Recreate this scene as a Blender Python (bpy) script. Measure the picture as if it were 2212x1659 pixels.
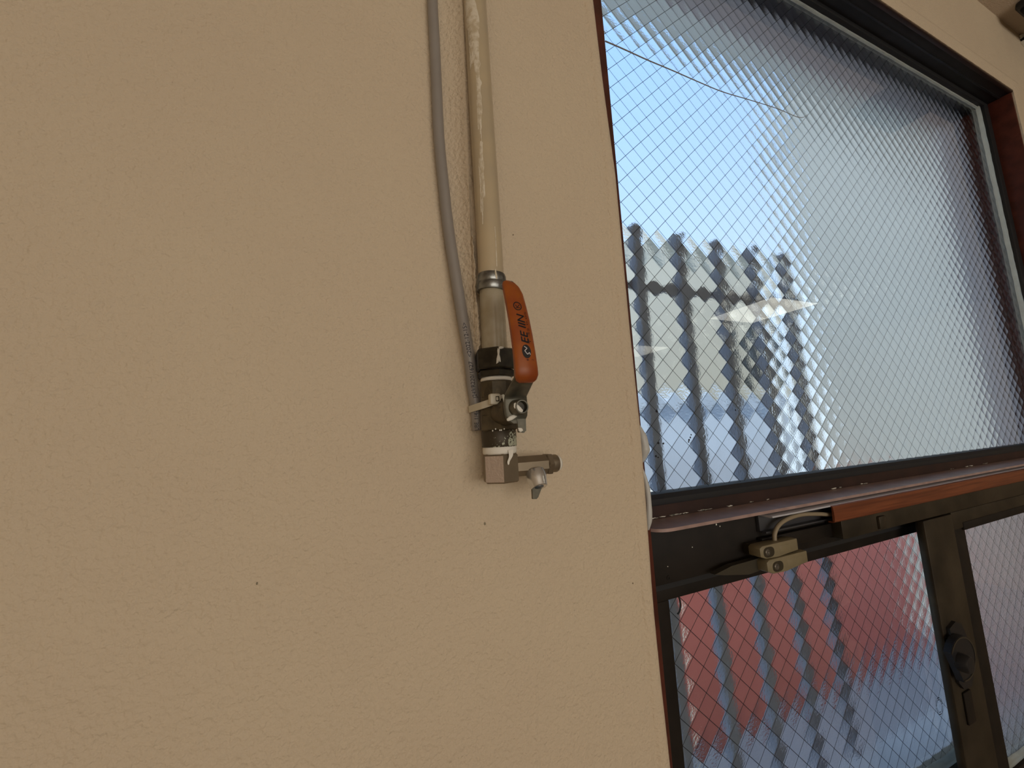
import bpy, bmesh, math, random
from mathutils import Vector, Matrix
import numpy as np

for o in list(bpy.data.objects):
    bpy.data.objects.remove(o, do_unlink=True)
scene = bpy.context.scene
col = scene.collection
ZC = 1.48            # camera height above the floor; coordinates below are relative to it
PI = math.pi

# ------------------------------------------------------------------ camera
cam_d = bpy.data.cameras.new('camera')
cam_d.sensor_fit = 'HORIZONTAL'
cam_d.sensor_width = 36.0
cam_d.lens = 36.0 * 882.18 / 2212.0
cam_d.clip_start = 0.01
cam = bpy.data.objects.new('camera', cam_d)
col.objects.link(cam)
cam.matrix_world = Matrix(((0.9167, -0.0025, -0.3996, 0),
                           (-0.3960, -0.1389, -0.9077, 0),
                           (-0.0532, 0.9903, -0.1283, ZC),
                           (0, 0, 0, 1)))
scene.camera = cam

# ------------------------------------------------------------------ view, sky, lights
vs = scene.view_settings
vs.view_transform = 'Standard'
vs.look = 'None'
vs.exposure = 0.0
vs.gamma = 1.0
vs.use_curve_mapping = False

world = bpy.data.worlds.new('sky')
scene.world = world
world.use_nodes = True
nt = world.node_tree
nt.nodes.clear()
wo = nt.nodes.new('ShaderNodeOutputWorld')
bg = nt.nodes.new('ShaderNodeBackground')
tc = nt.nodes.new('ShaderNodeTexCoord')
sp = nt.nodes.new('ShaderNodeSeparateXYZ')
rp = nt.nodes.new('ShaderNodeValToRGB')
rp.color_ramp.elements[0].position = 0.0
rp.color_ramp.elements[0].color = (0.62, 0.74, 0.88, 1)
rp.color_ramp.elements[1].position = 0.7
rp.color_ramp.elements[1].color = (0.34, 0.58, 0.98, 1)
nt.links.new(tc.outputs['Generated'], sp.inputs[0])
nt.links.new(sp.outputs['Z'], rp.inputs[0])
nt.links.new(rp.outputs[0], bg.inputs[0])
bg.inputs[1].default_value = 1.5
nt.links.new(bg.outputs[0], wo.inputs[0])

sun_d = bpy.data.lights.new('sun', 'SUN')
sun_d.energy = 3.0
sun_d.angle = 0.01
sun_d.color = (1.0, 0.93, 0.80)
sun = bpy.data.objects.new('sun', sun_d)
col.objects.link(sun)
sun.rotation_euler = (math.radians(25), 0, math.radians(14))   # from behind the house, on to the facades across

fill_d = bpy.data.lights.new('added_rear_fill', 'AREA')  # area light added behind the camera to brighten the room
fill_d.shape = 'RECTANGLE'
fill_d.size = 3.2
fill_d.size_y = 1.35
fill_d.energy = 48.0
fill_d.color = (1.0, 0.935, 0.845)
fill = bpy.data.objects.new('added_rear_fill', fill_d)
col.objects.link(fill)
fill.location = (0.15, -3.50, ZC + 0.10)
fill.rotation_euler = (math.radians(90), 0, 0)

# ------------------------------------------------------------------ helpers
rnd = random.Random(7)
WLOC = {}


def noise1(x, seed=0):
    i = math.floor(x)
    f = x - i
    def h(n):
        return random.Random(n * 7919 + seed * 104729).random() * 2 - 1
    f = f * f * (3 - 2 * f)
    return h(i) * (1 - f) + h(i + 1) * f


def sstep(a, b, x):
    t = max(0.0, min(1.0, (x - a) / (b - a)))
    return t * t * (3 - 2 * t)


def interp(x, pts):
    if x <= pts[0][0]:
        return pts[0][1]
    for (a, b), (c, d) in zip(pts, pts[1:]):
        if x <= c:
            return b + (d - b) * (x - a) / (c - a)
    return pts[-1][1]


def mat(name, color, rough=0.5, metal=0.0, var=0.0, vscale=60.0, color2=None, bump=0.0,
        bscale=300.0, bdist=0.001, trans=0.0, ior=1.45, sub=0.0, spec=0.5, emit=None, estr=0.0, thresh=None):
    m = bpy.data.materials.new(name)
    m.use_nodes = True
    n = m.node_tree.nodes
    l = m.node_tree.links
    b = n['Principled BSDF']
    b.inputs['Base Color'].default_value = (*color, 1)
    b.inputs['Roughness'].default_value = rough
    b.inputs['Metallic'].default_value = metal
    b.inputs['IOR'].default_value = ior
    b.inputs['Transmission Weight'].default_value = trans
    b.inputs['Specular IOR Level'].default_value = spec
    if emit:
        b.inputs['Emission Color'].default_value = (*emit, 1)
        b.inputs['Emission Strength'].default_value = estr
    t = n.new('ShaderNodeTexCoord')
    if var > 0 or color2:
        c2 = color2 or tuple(max(0, c * (1 - var)) for c in color)
        nz = n.new('ShaderNodeTexNoise')
        nz.inputs['Scale'].default_value = vscale
        nz.inputs['Detail'].default_value = 5
        r = n.new('ShaderNodeValToRGB')
        lo, hi = thresh or (0.35, 0.65)
        r.color_ramp.elements[0].position = lo
        r.color_ramp.elements[1].position = hi
        r.color_ramp.elements[0].color = (*color, 1)
        r.color_ramp.elements[1].color = (*c2, 1)
        l.new(t.outputs['Object'], nz.inputs['Vector'])
        l.new(nz.outputs['Fac'], r.inputs[0])
        l.new(r.outputs[0], b.inputs['Base Color'])
    if bump > 0:
        nb = n.new('ShaderNodeTexNoise')
        nb.inputs['Scale'].default_value = bscale
        nb.inputs['Detail'].default_value = 3
        bp = n.new('ShaderNodeBump')
        bp.inputs['Strength'].default_value = bump
        bp.inputs['Distance'].default_value = bdist
        l.new(t.outputs['Object'], nb.inputs['Vector'])
        l.new(nb.outputs['Fac'], bp.inputs['Height'])
        l.new(bp.outputs[0], b.inputs['Normal'])
    return m


def empty(name, loc):
    o = bpy.data.objects.new(name, None)
    o.empty_display_size = 0.02
    col.objects.link(o)
    w = Vector((loc[0], loc[1], loc[2] + ZC))
    o.location = w
    WLOC[o.name] = w
    return o


def tag(o, label=None, cat=None, group=None, kind=None):
    if label:
        o['label'] = label
    if cat:
        o['category'] = cat
    if group:
        o['group'] = group
    if kind:
        o['kind'] = kind
    return o


def obj(name, verts, faces, m, parent=None, smooth=False, fmat=None):
    """verts in camera-relative world coordinates -> one mesh object, origin at the base of its bounds"""
    vs_ = [Vector((v[0], v[1], v[2] + ZC)) for v in verts]
    xs = [v.x for v in vs_]; ys = [v.y for v in vs_]; zs = [v.z for v in vs_]
    org = Vector(((min(xs) + max(xs)) / 2, (min(ys) + max(ys)) / 2, min(zs)))
    me = bpy.data.meshes.new(name)
    me.from_pydata([tuple(v - org) for v in vs_], [], faces)
    ms = m if isinstance(m, (list, tuple)) else [m]
    for q in ms:
        me.materials.append(q)
    if smooth:
        me.polygons.foreach_set('use_smooth', [True] * len(me.polygons))
    if fmat:
        me.polygons.foreach_set('material_index', fmat)
    me.update()
    o = bpy.data.objects.new(name, me)
    col.objects.link(o)
    WLOC[o.name] = org
    if parent:
        o.parent = parent
        o.location = org - WLOC[parent.name]
    else:
        o.location = org
    return o


class MB:
    """collects verts and faces (camera-relative coordinates)"""
    def __init__(s):
        s.v = []; s.f = []

    def add(s, v, f):
        k = len(s.v)
        s.v += [tuple(q) for q in v]
        s.f += [tuple(i + k for i in q) for q in f]
        return s

    def build(s, name, m, parent=None, smooth=False, auto=None):
        o = obj(name, s.v, s.f, m, parent, smooth)
        if auto is not None:
            shade_auto(o, auto)
        return o


def shade_auto(o, ang):
    me = o.data
    me.polygons.foreach_set('use_smooth', [True] * len(me.polygons))
    bm = bmesh.new(); bm.from_mesh(me)
    for e in bm.edges:
        if len(e.link_faces) == 2 and e.calc_face_angle(0) > ang:
            e.smooth = False
    bm.to_mesh(me); bm.free()


def box_vf(x0, x1, y0, y1, z0, z1, bev=0.0, seg=2):
    bm = bmesh.new()
    bmesh.ops.create_cube(bm, size=1)
    for v in bm.verts:
        v.co = Vector(((x0 + x1) / 2 + v.co.x * (x1 - x0), (y0 + y1) / 2 + v.co.y * (y1 - y0), (z0 + z1) / 2 + v.co.z * (z1 - z0)))
    if bev > 0:
        bmesh.ops.bevel(bm, geom=list(bm.edges), offset=bev, segments=seg, profile=0.5, affect='EDGES')
    bm.verts.index_update()
    v = [tuple(q.co) for q in bm.verts]
    f = [tuple(w.index for w in q.verts) for q in bm.faces]
    bm.free()
    return v, f


def box(name, x0, x1, y0, y1, z0, z1, m, parent=None, bev=0.0, seg=2):
    v, f = box_vf(x0, x1, y0, y1, z0, z1, bev, seg)
    o = obj(name, v, f, m, parent)
    if bev > 0:
        shade_auto(o, 0.7)
    return o


def frame_axes(d):
    d = Vector(d).normalized()
    a = Vector((0, 0, 1)) if abs(d.z) < 0.9 else Vector((1, 0, 0))
    x = a.cross(d).normalized()
    y = d.cross(x).normalized()
    return x, y, d


def lathe_vf(c, d, prof, n=32, rot=0.0, ax=None):
    """prof: list of (t along d, radius); closed with caps; n sides"""
    x, y, d = ax or frame_axes(d)
    c = Vector(c)
    v = []; f = []
    for t, r in prof:
        for k in range(n):
            a = rot + 2 * PI * k / n
            v.append(tuple(c + d * t + x * (r * math.cos(a)) + y * (r * math.sin(a))))
    for i in range(len(prof) - 1):
        for k in range(n):
            a = i * n + k; b = i * n + (k + 1) % n
            f.append((a, b, b + n, a + n))
    f.append(tuple(range(n - 1, -1, -1)))
    e = (len(prof) - 1) * n
    f.append(tuple(range(e, e + n)))
    return v, f


def lathe(name, c, d, prof, m, parent=None, n=32, rot=0.0, auto=0.6):
    v, f = lathe_vf(c, d, prof, n, rot)
    o = obj(name, v, f, m, parent)
    shade_auto(o, auto)
    return o


def ring_tube_vf(c, d, prof, n=40):
    """open profile loop (closed in the profile direction) revolved: a hollow ring"""
    x, y, d = frame_axes(d)
    c = Vector(c)
    v = []; f = []
    p = len(prof)
    for t, r in prof:
        for k in range(n):
            a = 2 * PI * k / n
            v.append(tuple(c + d * t + x * (r * math.cos(a)) + y * (r * math.sin(a))))
    for i in range(p):
        for k in range(n):
            a = i * n + k; b = i * n + (k + 1) % n
            j = (i + 1) % p
            f.append((a, b, j * n + (k + 1) % n, j * n + k))
    return v, f


def catmull(pts, per=8):
    P = [Vector(p) for p in pts]
    P = [P[0] * 2 - P[1]] + P + [P[-1] * 2 - P[-2]]
    out = []
    for i in range(1, len(P) - 2):
        for s in range(per):
            t = s / per
            a, b, c, d = P[i - 1], P[i], P[i + 1], P[i + 2]
            out.append(0.5 * ((2 * b) + (c - a) * t + (2 * a - 5 * b + 4 * c - d) * t * t + (3 * b - a - 3 * c + d) * t ** 3))
    out.append(P[-2])
    return out


def tube_vf(path, r, n=16, ref=(0, -1, 0)):
    v = []; f = []
    path = [Vector(p) for p in path]
    ref = Vector(ref)
    m = len(path)
    for i, p in enumerate(path):
        d = (path[min(i + 1, m - 1)] - path[max(i - 1, 0)]).normalized()
        x = (ref - d * ref.dot(d)).normalized()
        y = d.cross(x)
        rr = r(i / (m - 1)) if callable(r) else r
        for k in range(n):
            a = 2 * PI * k / n
            v.append(tuple(p + x * (rr * math.cos(a)) + y * (rr * math.sin(a))))
    for i in range(m - 1):
        for k in range(n):
            a = i * n + k; b = i * n + (k + 1) % n
            f.append((a, b, b + n, a + n))
    f.append(tuple(range(n - 1, -1, -1)))
    f.append(tuple(range((m - 1) * n, m * n)))
    return v, f


def prism_vf(poly, axis, a0, a1):
    """poly: 2D points; axis 'x': (y,z) extruded over x; 'y': (x,z) over y; 'z': (x,y) over z"""
    n = len(poly)
    def P(q, a):
        return {'x': (a, q[0], q[1]), 'y': (q[0], a, q[1]), 'z': (q[0], q[1], a)}[axis]
    v = [P(q, a0) for q in poly] + [P(q, a1) for q in poly]
    f = [tuple(range(n - 1, -1, -1)), tuple(range(n, 2 * n))]
    for k in range(n):
        f.append((k, (k + 1) % n, (k + 1) % n + n, k + n))
    bm = bmesh.new()
    bv = [bm.verts.new(q) for q in v]
    for q in f:
        bm.faces.new([bv[i] for i in q])
    bmesh.ops.recalc_face_normals(bm, faces=list(bm.faces))
    bm.verts.index_update()
    v = [tuple(q.co) for q in bm.verts]
    f = [tuple(w.index for w in q.verts) for q in bm.faces]
    bm.free()
    return v, f


def prism(name, poly, axis, a0, a1, m, parent=None, auto=None):
    v, f = prism_vf(poly, axis, a0, a1)
    o = obj(name, v, f, m, parent)
    if auto:
        shade_auto(o, auto)
    return o


def text_mesh(s, size=1.0, shear=0.0):
    """flat triangulated outlines of a string: list of (x, y), faces; width, height normalised by size"""
    cu = bpy.data.curves.new('t', 'FONT')
    cu.body = s
    cu.size = size
    cu.shear = shear
    cu.resolution_u = 3
    o = bpy.data.objects.new('t', cu)
    col.objects.link(o)
    bpy.context.view_layer.update()
    me = bpy.data.meshes.new_from_object(o.evaluated_get(bpy.context.evaluated_depsgraph_get()))
    bm = bmesh.new(); bm.from_mesh(me)
    # fine cuts, so that the letters can follow a curved surface
    x1 = max(q.co.x for q in bm.verts)
    cuts = [((0, 0.09 * size * k, 0), (0, 1, 0)) for k in range(-2, 10)] + [((0.12 * size * k, 0, 0), (1, 0, 0)) for k in range(1, int(x1 / (0.12 * size)) + 1)]
    for co, no in cuts:
        bmesh.ops.bisect_plane(bm, geom=list(bm.verts) + list(bm.edges) + list(bm.faces), plane_co=co, plane_no=no, dist=1e-6)
    bmesh.ops.triangulate(bm, faces=list(bm.faces))
    bm.verts.index_update()
    v = [(q.co.x, q.co.y) for q in bm.verts]
    f = [tuple(w.index for w in q.verts) for q in bm.faces]
    bm.free()
    bpy.data.meshes.remove(me)
    bpy.data.objects.remove(o, do_unlink=True)
    bpy.data.curves.remove(cu)
    return v, f


def blob_vf(pts, thick, to3):
    """rounded irregular splash: closed 2D outline pts, raised by thick in the middle; to3(u, v, h)"""
    n = len(pts)
    cx = sum(p[0] for p in pts) / n; cy = sum(p[1] for p in pts) / n
    v = []; f = []
    rings = ((1.0, 0.0), (0.88, 0.7), (0.5, 1.0))
    for s, h in rings:
        for p in pts:
            v.append(to3(cx + (p[0] - cx) * s, cy + (p[1] - cy) * s, thick * h))
    v.append(to3(cx, cy, thick))
    for i in range(len(rings) - 1):
        for k in range(n):
            f.append((i * n + k, i * n + (k + 1) % n, (i + 1) * n + (k + 1) % n, (i + 1) * n + k))
    e = (len(rings) - 1) * n
    for k in range(n):
        f.append((e + k, e + (k + 1) % n, len(v) - 1))
    return v, f


# ------------------------------------------------------------------ materials
M = {}
def wallpaper(name, base, spots=True):
    m = mat(name, base, rough=0.62, spec=0.35)
    n = m.node_tree.nodes; l = m.node_tree.links
    b = n['Principled BSDF']
    t = n.new('ShaderNodeTexCoord')
    # soft uneven discolouring of the vinyl paper
    nz = n.new('ShaderNodeTexNoise'); nz.inputs['Scale'].default_value = 7; nz.inputs['Detail'].default_value = 4
    r = n.new('ShaderNodeValToRGB')
    r.color_ramp.elements[0].position = 0.3; r.color_ramp.elements[1].position = 0.75
    r.color_ramp.elements[0].color = (base[0], base[1] * 1.0, base[2], 1)
    r.color_ramp.elements[1].color = (base[0] * 0.96, base[1] * 0.945, base[2] * 0.95, 1)
    l.new(t.outputs['Object'], nz.inputs['Vector']); l.new(nz.outputs['Fac'], r.inputs[0])
    l.new(r.outputs[0], b.inputs['Base Color'])
    # grained relief
    n1 = n.new('ShaderNodeTexNoise'); n1.inputs['Scale'].default_value = 330; n1.inputs['Detail'].default_value = 2
    n1.inputs['Roughness'].default_value = 0.5
    n2 = n.new('ShaderNodeTexNoise'); n2.inputs['Scale'].default_value = 28; n2.inputs['Detail'].default_value = 2
    mx = n.new('ShaderNodeMath'); mx.operation = 'MULTIPLY_ADD'; mx.inputs[1].default_value = 1.1
    l.new(t.outputs['Object'], n1.inputs['Vector']); l.new(t.outputs['Object'], n2.inputs['Vector'])
    l.new(n2.outputs['Fac'], mx.inputs[0]); l.new(n1.outputs['Fac'], mx.inputs[2])
    bp = n.new('ShaderNodeBump'); bp.inputs['Strength'].default_value = 1.0; bp.inputs['Distance'].default_value = 0.0016
    l.new(mx.outputs[0], bp.inputs['Height']); l.new(bp.outputs[0], b.inputs['Normal'])
    return m

M['paper'] = wallpaper('cream_wallpaper', (0.66, 0.55, 0.40))
M['ceiling'] = wallpaper('ceiling_paper', (0.60, 0.50, 0.40))
M['floor'] = mat('floor_vinyl', (0.30, 0.24, 0.17), 0.5, var=0.25, vscale=9)
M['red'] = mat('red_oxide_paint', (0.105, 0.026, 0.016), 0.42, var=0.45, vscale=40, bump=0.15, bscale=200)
M['bronze'] = mat('dark_bronze_aluminium', (0.017, 0.013, 0.010), 0.55, metal=0.0, var=0.4, vscale=30, spec=0.25)
M['head'] = mat('black_bronze_aluminium', (0.016, 0.016, 0.018), 0.45, var=0.3, vscale=30)
M['dark_red'] = mat('dark_red_brown_enamel', (0.035, 0.014, 0.010), 0.5, var=0.4, vscale=40)  # one even dark red-brown for bead base and head lip
M['rubber'] = mat('black_rubber', (0.014, 0.015, 0.017), 0.55)
M['ledge'] = mat('worn_red_brown_paint', (0.42, 0.29, 0.26), 0.34, var=0.25, vscale=55, bump=0.1, bscale=250)
M['sash'] = mat('brown_anodised_aluminium', (0.060, 0.048, 0.032), 0.42, metal=0.45, var=0.5, vscale=22, bump=0.1, bscale=150)
M['sealant'] = mat('weathered_white_sealant', (0.78, 0.80, 0.72), 0.6, var=0.3, vscale=90)
def translucent_mix(m, fac):
    n = m.node_tree.nodes; l = m.node_tree.links
    b = n['Principled BSDF']; out = n['Material Output']
    t = n.new('ShaderNodeBsdfTranslucent'); t.inputs['Color'].default_value = (0.95, 0.96, 0.90, 1)
    mx = n.new('ShaderNodeMixShader'); mx.inputs[0].default_value = fac
    l.new(b.outputs[0], mx.inputs[1]); l.new(t.outputs[0], mx.inputs[2]); l.new(mx.outputs[0], out.inputs['Surface'])
translucent_mix(M['sealant'], 0.75)
M['wire'] = mat('steel_wire', (0.03, 0.035, 0.04), 0.45, metal=0.6)
M['crack'] = mat('dirt_in_crack', (0.27, 0.25, 0.23), 0.8)
M['caulk'] = mat('milky_caulk', (0.55, 0.55, 0.52), 0.4, bump=0.3, bscale=120)
M['hose'] = mat('yellowed_vinyl', (0.52, 0.42, 0.27), 0.28, var=0.18, vscale=40, color2=(0.46, 0.38, 0.26))
M['hose_end'] = mat('translucent_vinyl', (0.42, 0.37, 0.27), 0.25, color2=(0.34, 0.285, 0.185), vscale=70)
M['film'] = mat('dried_white_paint', (0.70, 0.63, 0.50), 0.45, color2=(0.54, 0.45, 0.31), vscale=170, bump=0.5, bscale=260, thresh=(0.45, 0.6))
M['white'] = mat('white_paint_drip', (0.78, 0.76, 0.68), 0.5, bump=0.2, bscale=400)
M['galv'] = mat('galvanised_steel', (0.30, 0.31, 0.30), 0.32, metal=0.9, color2=(0.16, 0.16, 0.155), vscale=160, bump=0.15, bscale=400)
M['bronze_valve'] = mat('tarnished_bronze', (0.105, 0.082, 0.046), 0.5, metal=0.35, color2=(0.055, 0.043, 0.026), vscale=110, bump=0.25, bscale=300)
M['black_nut'] = mat('blackened_nut', (0.050, 0.042, 0.028), 0.34, metal=0.4, var=0.55, vscale=150)
M['speckle'] = mat('tarnished_bronze_with_lime', (0.065, 0.052, 0.033), 0.5, metal=0.3)
M['nickel'] = mat('satin_nickel_brass', (0.27, 0.22, 0.155), 0.48, metal=0.75, var=0.15, vscale=60)
M['nickel_lit'] = mat('lit_rough_brass', (0.52, 0.42, 0.345), 0.5, metal=0.35, bump=0.7, bscale=700, bdist=0.0006)  # rough facet, its paler colour paints the light falling on it
M['chrome'] = mat('bright_chrome', (0.72, 0.72, 0.70), 0.24, metal=0.85)
M['orange'] = mat('orange_vinyl_grip', (0.345, 0.090, 0.011), 0.42, color2=(0.265, 0.054, 0.010), vscale=70)
M['handle'] = mat('zinc_plated_lever', (0.15, 0.14, 0.105), 0.42, metal=0.5, color2=(0.085, 0.082, 0.064), vscale=120)
M['ink'] = mat('black_ink', (0.012, 0.010, 0.012), 0.5)
M['ink_blue'] = mat('navy_ink', (0.012, 0.010, 0.022), 0.5)
M['tube'] = mat('grey_nylon_tube', (0.295, 0.268, 0.240), 0.42, var=0.08, vscale=40)
M['tie'] = mat('translucent_nylon', (0.62, 0.58, 0.47), 0.4)
M['tape'] = mat('ptfe_tape', (0.80, 0.77, 0.69), 0.55, bump=0.3, bscale=260)
M['plastic_white'] = mat('white_plastic', (0.75, 0.72, 0.64), 0.4)
M['beige'] = mat('aged_beige_plastic', (0.235, 0.195, 0.115), 0.42, var=0.12, vscale=80)
M['beige_dark'] = mat('smoked_screw_window', (0.045, 0.038, 0.026), 0.25)
M['screw'] = mat('small_screw', (0.30, 0.29, 0.27), 0.3, metal=0.9)
M['plate'] = mat('dull_aluminium_plate', (0.085, 0.075, 0.055), 0.45, metal=0.6)
M['cable'] = mat('beige_cable', (0.29, 0.235, 0.155), 0.45)
M['duct_edge'] = mat('grey_pvc', (0.50, 0.50, 0.53), 0.25)
M['duct_dark'] = mat('dark_pvc', (0.045, 0.045, 0.05), 0.4)
M['lockm'] = mat('black_lock_plastic', (0.014, 0.014, 0.016), 0.4)
M['hole'] = mat('dark_void', (0.004, 0.004, 0.004), 0.9)
M['white_metal'] = mat('white_enamel', (0.75, 0.74, 0.70), 0.4)
M['lamp'] = mat('lit_diffuser', (0.85, 0.85, 0.8), 0.5, emit=(1.0, 0.98, 0.86), estr=3.6)
M['grille'] = mat('blue_grey_aluminium', (0.25, 0.275, 0.325), 0.85, metal=0.0, spec=0.15)
M['cream_wall'] = mat('cream_render', (0.72, 0.68, 0.58), 0.8, var=0.08, vscale=2)
M['grey_wall'] = mat('grey_mortar', (0.47, 0.47, 0.43), 0.85, var=0.12, vscale=3)
M['red_wall'] = mat('red_painted_wall', (0.33, 0.088, 0.072), 0.7, var=0.15, vscale=4)
M['slate'] = mat('blue_grey_sheet', (0.50, 0.58, 0.68), 0.6, var=0.12, vscale=4)
M['concrete'] = mat('pale_concrete', (0.42, 0.44, 0.45), 0.85, var=0.15, vscale=5)
M['eave'] = mat('grey_green_soffit', (0.82, 0.85, 0.80), 0.7)
M['mauve'] = mat('grey_mauve_metal', (0.58, 0.54, 0.545), 0.6)
M['winglass'] = mat('dark_window_glass', (0.06, 0.075, 0.09), 0.12)

# lime speckles on the lower collar of the valve
def speckle():
    m = M['speckle']; n = m.node_tree.nodes; l = m.node_tree.links
    b = n['Principled BSDF']
    t = n.new('ShaderNodeTexCoord'); nz = n.new('ShaderNodeTexNoise')
    nz.inputs['Scale'].default_value = 700; nz.inputs['Detail'].default_value = 2
    s = n.new('ShaderNodeSeparateXYZ')
    l.new(t.outputs['Object'], nz.inputs['Vector']); l.new(t.outputs['Object'], s.inputs[0])
    mr = n.new('ShaderNodeMapRange'); mr.inputs['From Min'].default_value = 0.0; mr.inputs['From Max'].default_value = 0.011
    mr.inputs['To Min'].default_value = 0.13; mr.inputs['To Max'].default_value = -0.16
    l.new(s.outputs['Z'], mr.inputs[0])
    mr2 = n.new('ShaderNodeMapRange'); mr2.inputs['From Min'].default_value = -0.010; mr2.inputs['From Max'].default_value = 0.008
    mr2.inputs['To Min'].default_value = -0.12; mr2.inputs['To Max'].default_value = 0.10
    l.new(s.outputs['X'], mr2.inputs[0])
    sm = n.new('ShaderNodeMath'); sm.operation = 'ADD'; l.new(mr.outputs[0], sm.inputs[0]); l.new(mr2.outputs[0], sm.inputs[1])
    nz2 = n.new('ShaderNodeTexNoise'); nz2.inputs['Scale'].default_value = 110
    l.new(t.outputs['Object'], nz2.inputs['Vector'])
    a = n.new('ShaderNodeMath'); a.operation = 'ADD'; l.new(nz.outputs['Fac'], a.inputs[0]); l.new(sm.outputs[0], a.inputs[1])
    a2 = n.new('ShaderNodeMath'); a2.operation = 'MULTIPLY_ADD'; a2.inputs[1].default_value = 0.7
    l.new(nz2.outputs['Fac'], a2.inputs[0]); l.new(a.outputs[0], a2.inputs[2])
    r = n.new('ShaderNodeValToRGB')
    r.color_ramp.elements[0].position = 0.93; r.color_ramp.elements[1].position = 1.0
    r.color_ramp.elements[0].color = (0.055, 0.043, 0.027, 1); r.color_ramp.elements[1].color = (0.50, 0.53, 0.41, 1)
    l.new(a2.outputs[0], r.inputs[0]); l.new(r.outputs[0], b.inputs['Base Color'])
speckle()

# printed wood-grain film of the cable duct
def wood():
    m = mat('reddish_woodgrain_film', (0.24, 0.068, 0.024), 0.4)
    n = m.node_tree.nodes; l = m.node_tree.links
    b = n['Principled BSDF']
    t = n.new('ShaderNodeTexCoord'); mp = n.new('ShaderNodeMapping'); mp.inputs['Scale'].default_value = (8, 120, 260)
    nz = n.new('ShaderNodeTexNoise'); nz.inputs['Scale'].default_value = 1.5; nz.inputs['Detail'].default_value = 6
    r = n.new('ShaderNodeValToRGB')
    r.color_ramp.elements[0].position = 0.35; r.color_ramp.elements[1].position = 0.7
    r.color_ramp.elements[0].color = (0.125, 0.032, 0.013, 1); r.color_ramp.elements[1].color = (0.235, 0.068, 0.026, 1)
    l.new(t.outputs['Object'], mp.inputs[0]); l.new(mp.outputs[0], nz.inputs['Vector'])
    l.new(nz.outputs['Fac'], r.inputs[0]); l.new(r.outputs[0], b.inputs['Base Color'])
    return m
M['wood'] = wood()

# glass: flat room side, patterned weather side
M['glass_in'] = mat('clear_glass', (0.93, 0.97, 0.96), 0.0, trans=1.0, ior=1.5)
def glass_out(name, rough, strength):
    m = mat(name, (0.93, 0.97, 0.96), rough, trans=1.0, ior=1.5)
    n = m.node_tree.nodes; l = m.node_tree.links
    b = n['Principled BSDF']
    t = n.new('ShaderNodeTexCoord')
    nz = n.new('ShaderNodeTexNoise'); nz.inputs['Scale'].default_value = 330; nz.inputs['Detail'].default_value = 3
    l.new(t.outputs['Object'], nz.inputs['Vector'])
    bp = n.new('ShaderNodeBump'); bp.inputs['Strength'].default_value = strength; bp.inputs['Distance'].default_value = 0.0006
    l.new(nz.outputs['Fac'], bp.inputs['Height']); l.new(bp.outputs[0], b.inputs['Normal'])
    return m
M['glass_out'] = glass_out('patterned_glass', 0.045, 0.10)
M['glass_out2'] = glass_out('patterned_glass_obscure', 0.30, 0.5)

# ------------------------------------------------------------------ the room
WY = 0.285      # face of the wall that carries the pipe
FY = 0.312      # face of the window frame and of the wall round it
CEIL = 0.955
PX, PY = 0.1043, 0.264     # axis of the hose and valve


def x_lip(z):
    x = interp(z, [(0.0, 0.0925), (0.06, 0.0929), (0.12, 0.0934), (0.2, 0.0938), (0.35, 0.0945), (0.6, 0.0945)])
    ragged = 0.00075 * sstep(0.17, 0.12, z) * sstep(0.05, 0.07, z)
    return x + ragged * (noise1(z * 520, 3) + 0.8 * noise1(z * 1300, 4))


def h_left(x, z):
    """paper swelling out to the left side of the hose"""
    s = sstep(0.03, 0.075, z)
    xl = x_lip(z)
    w = interp(z, [(0.06, 0.013), (0.2, 0.019), (0.4, 0.024)])
    t = max(0.0, min(1.0, (x - (xl - w)) / w))
    return 0.0105 * s * t * t


def h_right(x, z):
    s = sstep(0.10, 0.16, z)
    t = max(0.0, 1 - (x - 0.108) / 0.022) if x > 0.108 else 1.0
    return 0.0100 * s * t * t


def x_edge(z):
    return interp(z, [(-1.5, 0.2449), (-0.266, 0.2446), (-0.2, 0.2430), (-0.141, 0.2424), (-0.05, 0.2450), (0.0, 0.2460),
                      (0.05, 0.2452), (0.095, 0.2446), (0.24, 0.2446), (0.34, 0.2396), (0.43, 0.2368), (0.95, 0.235)])


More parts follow.
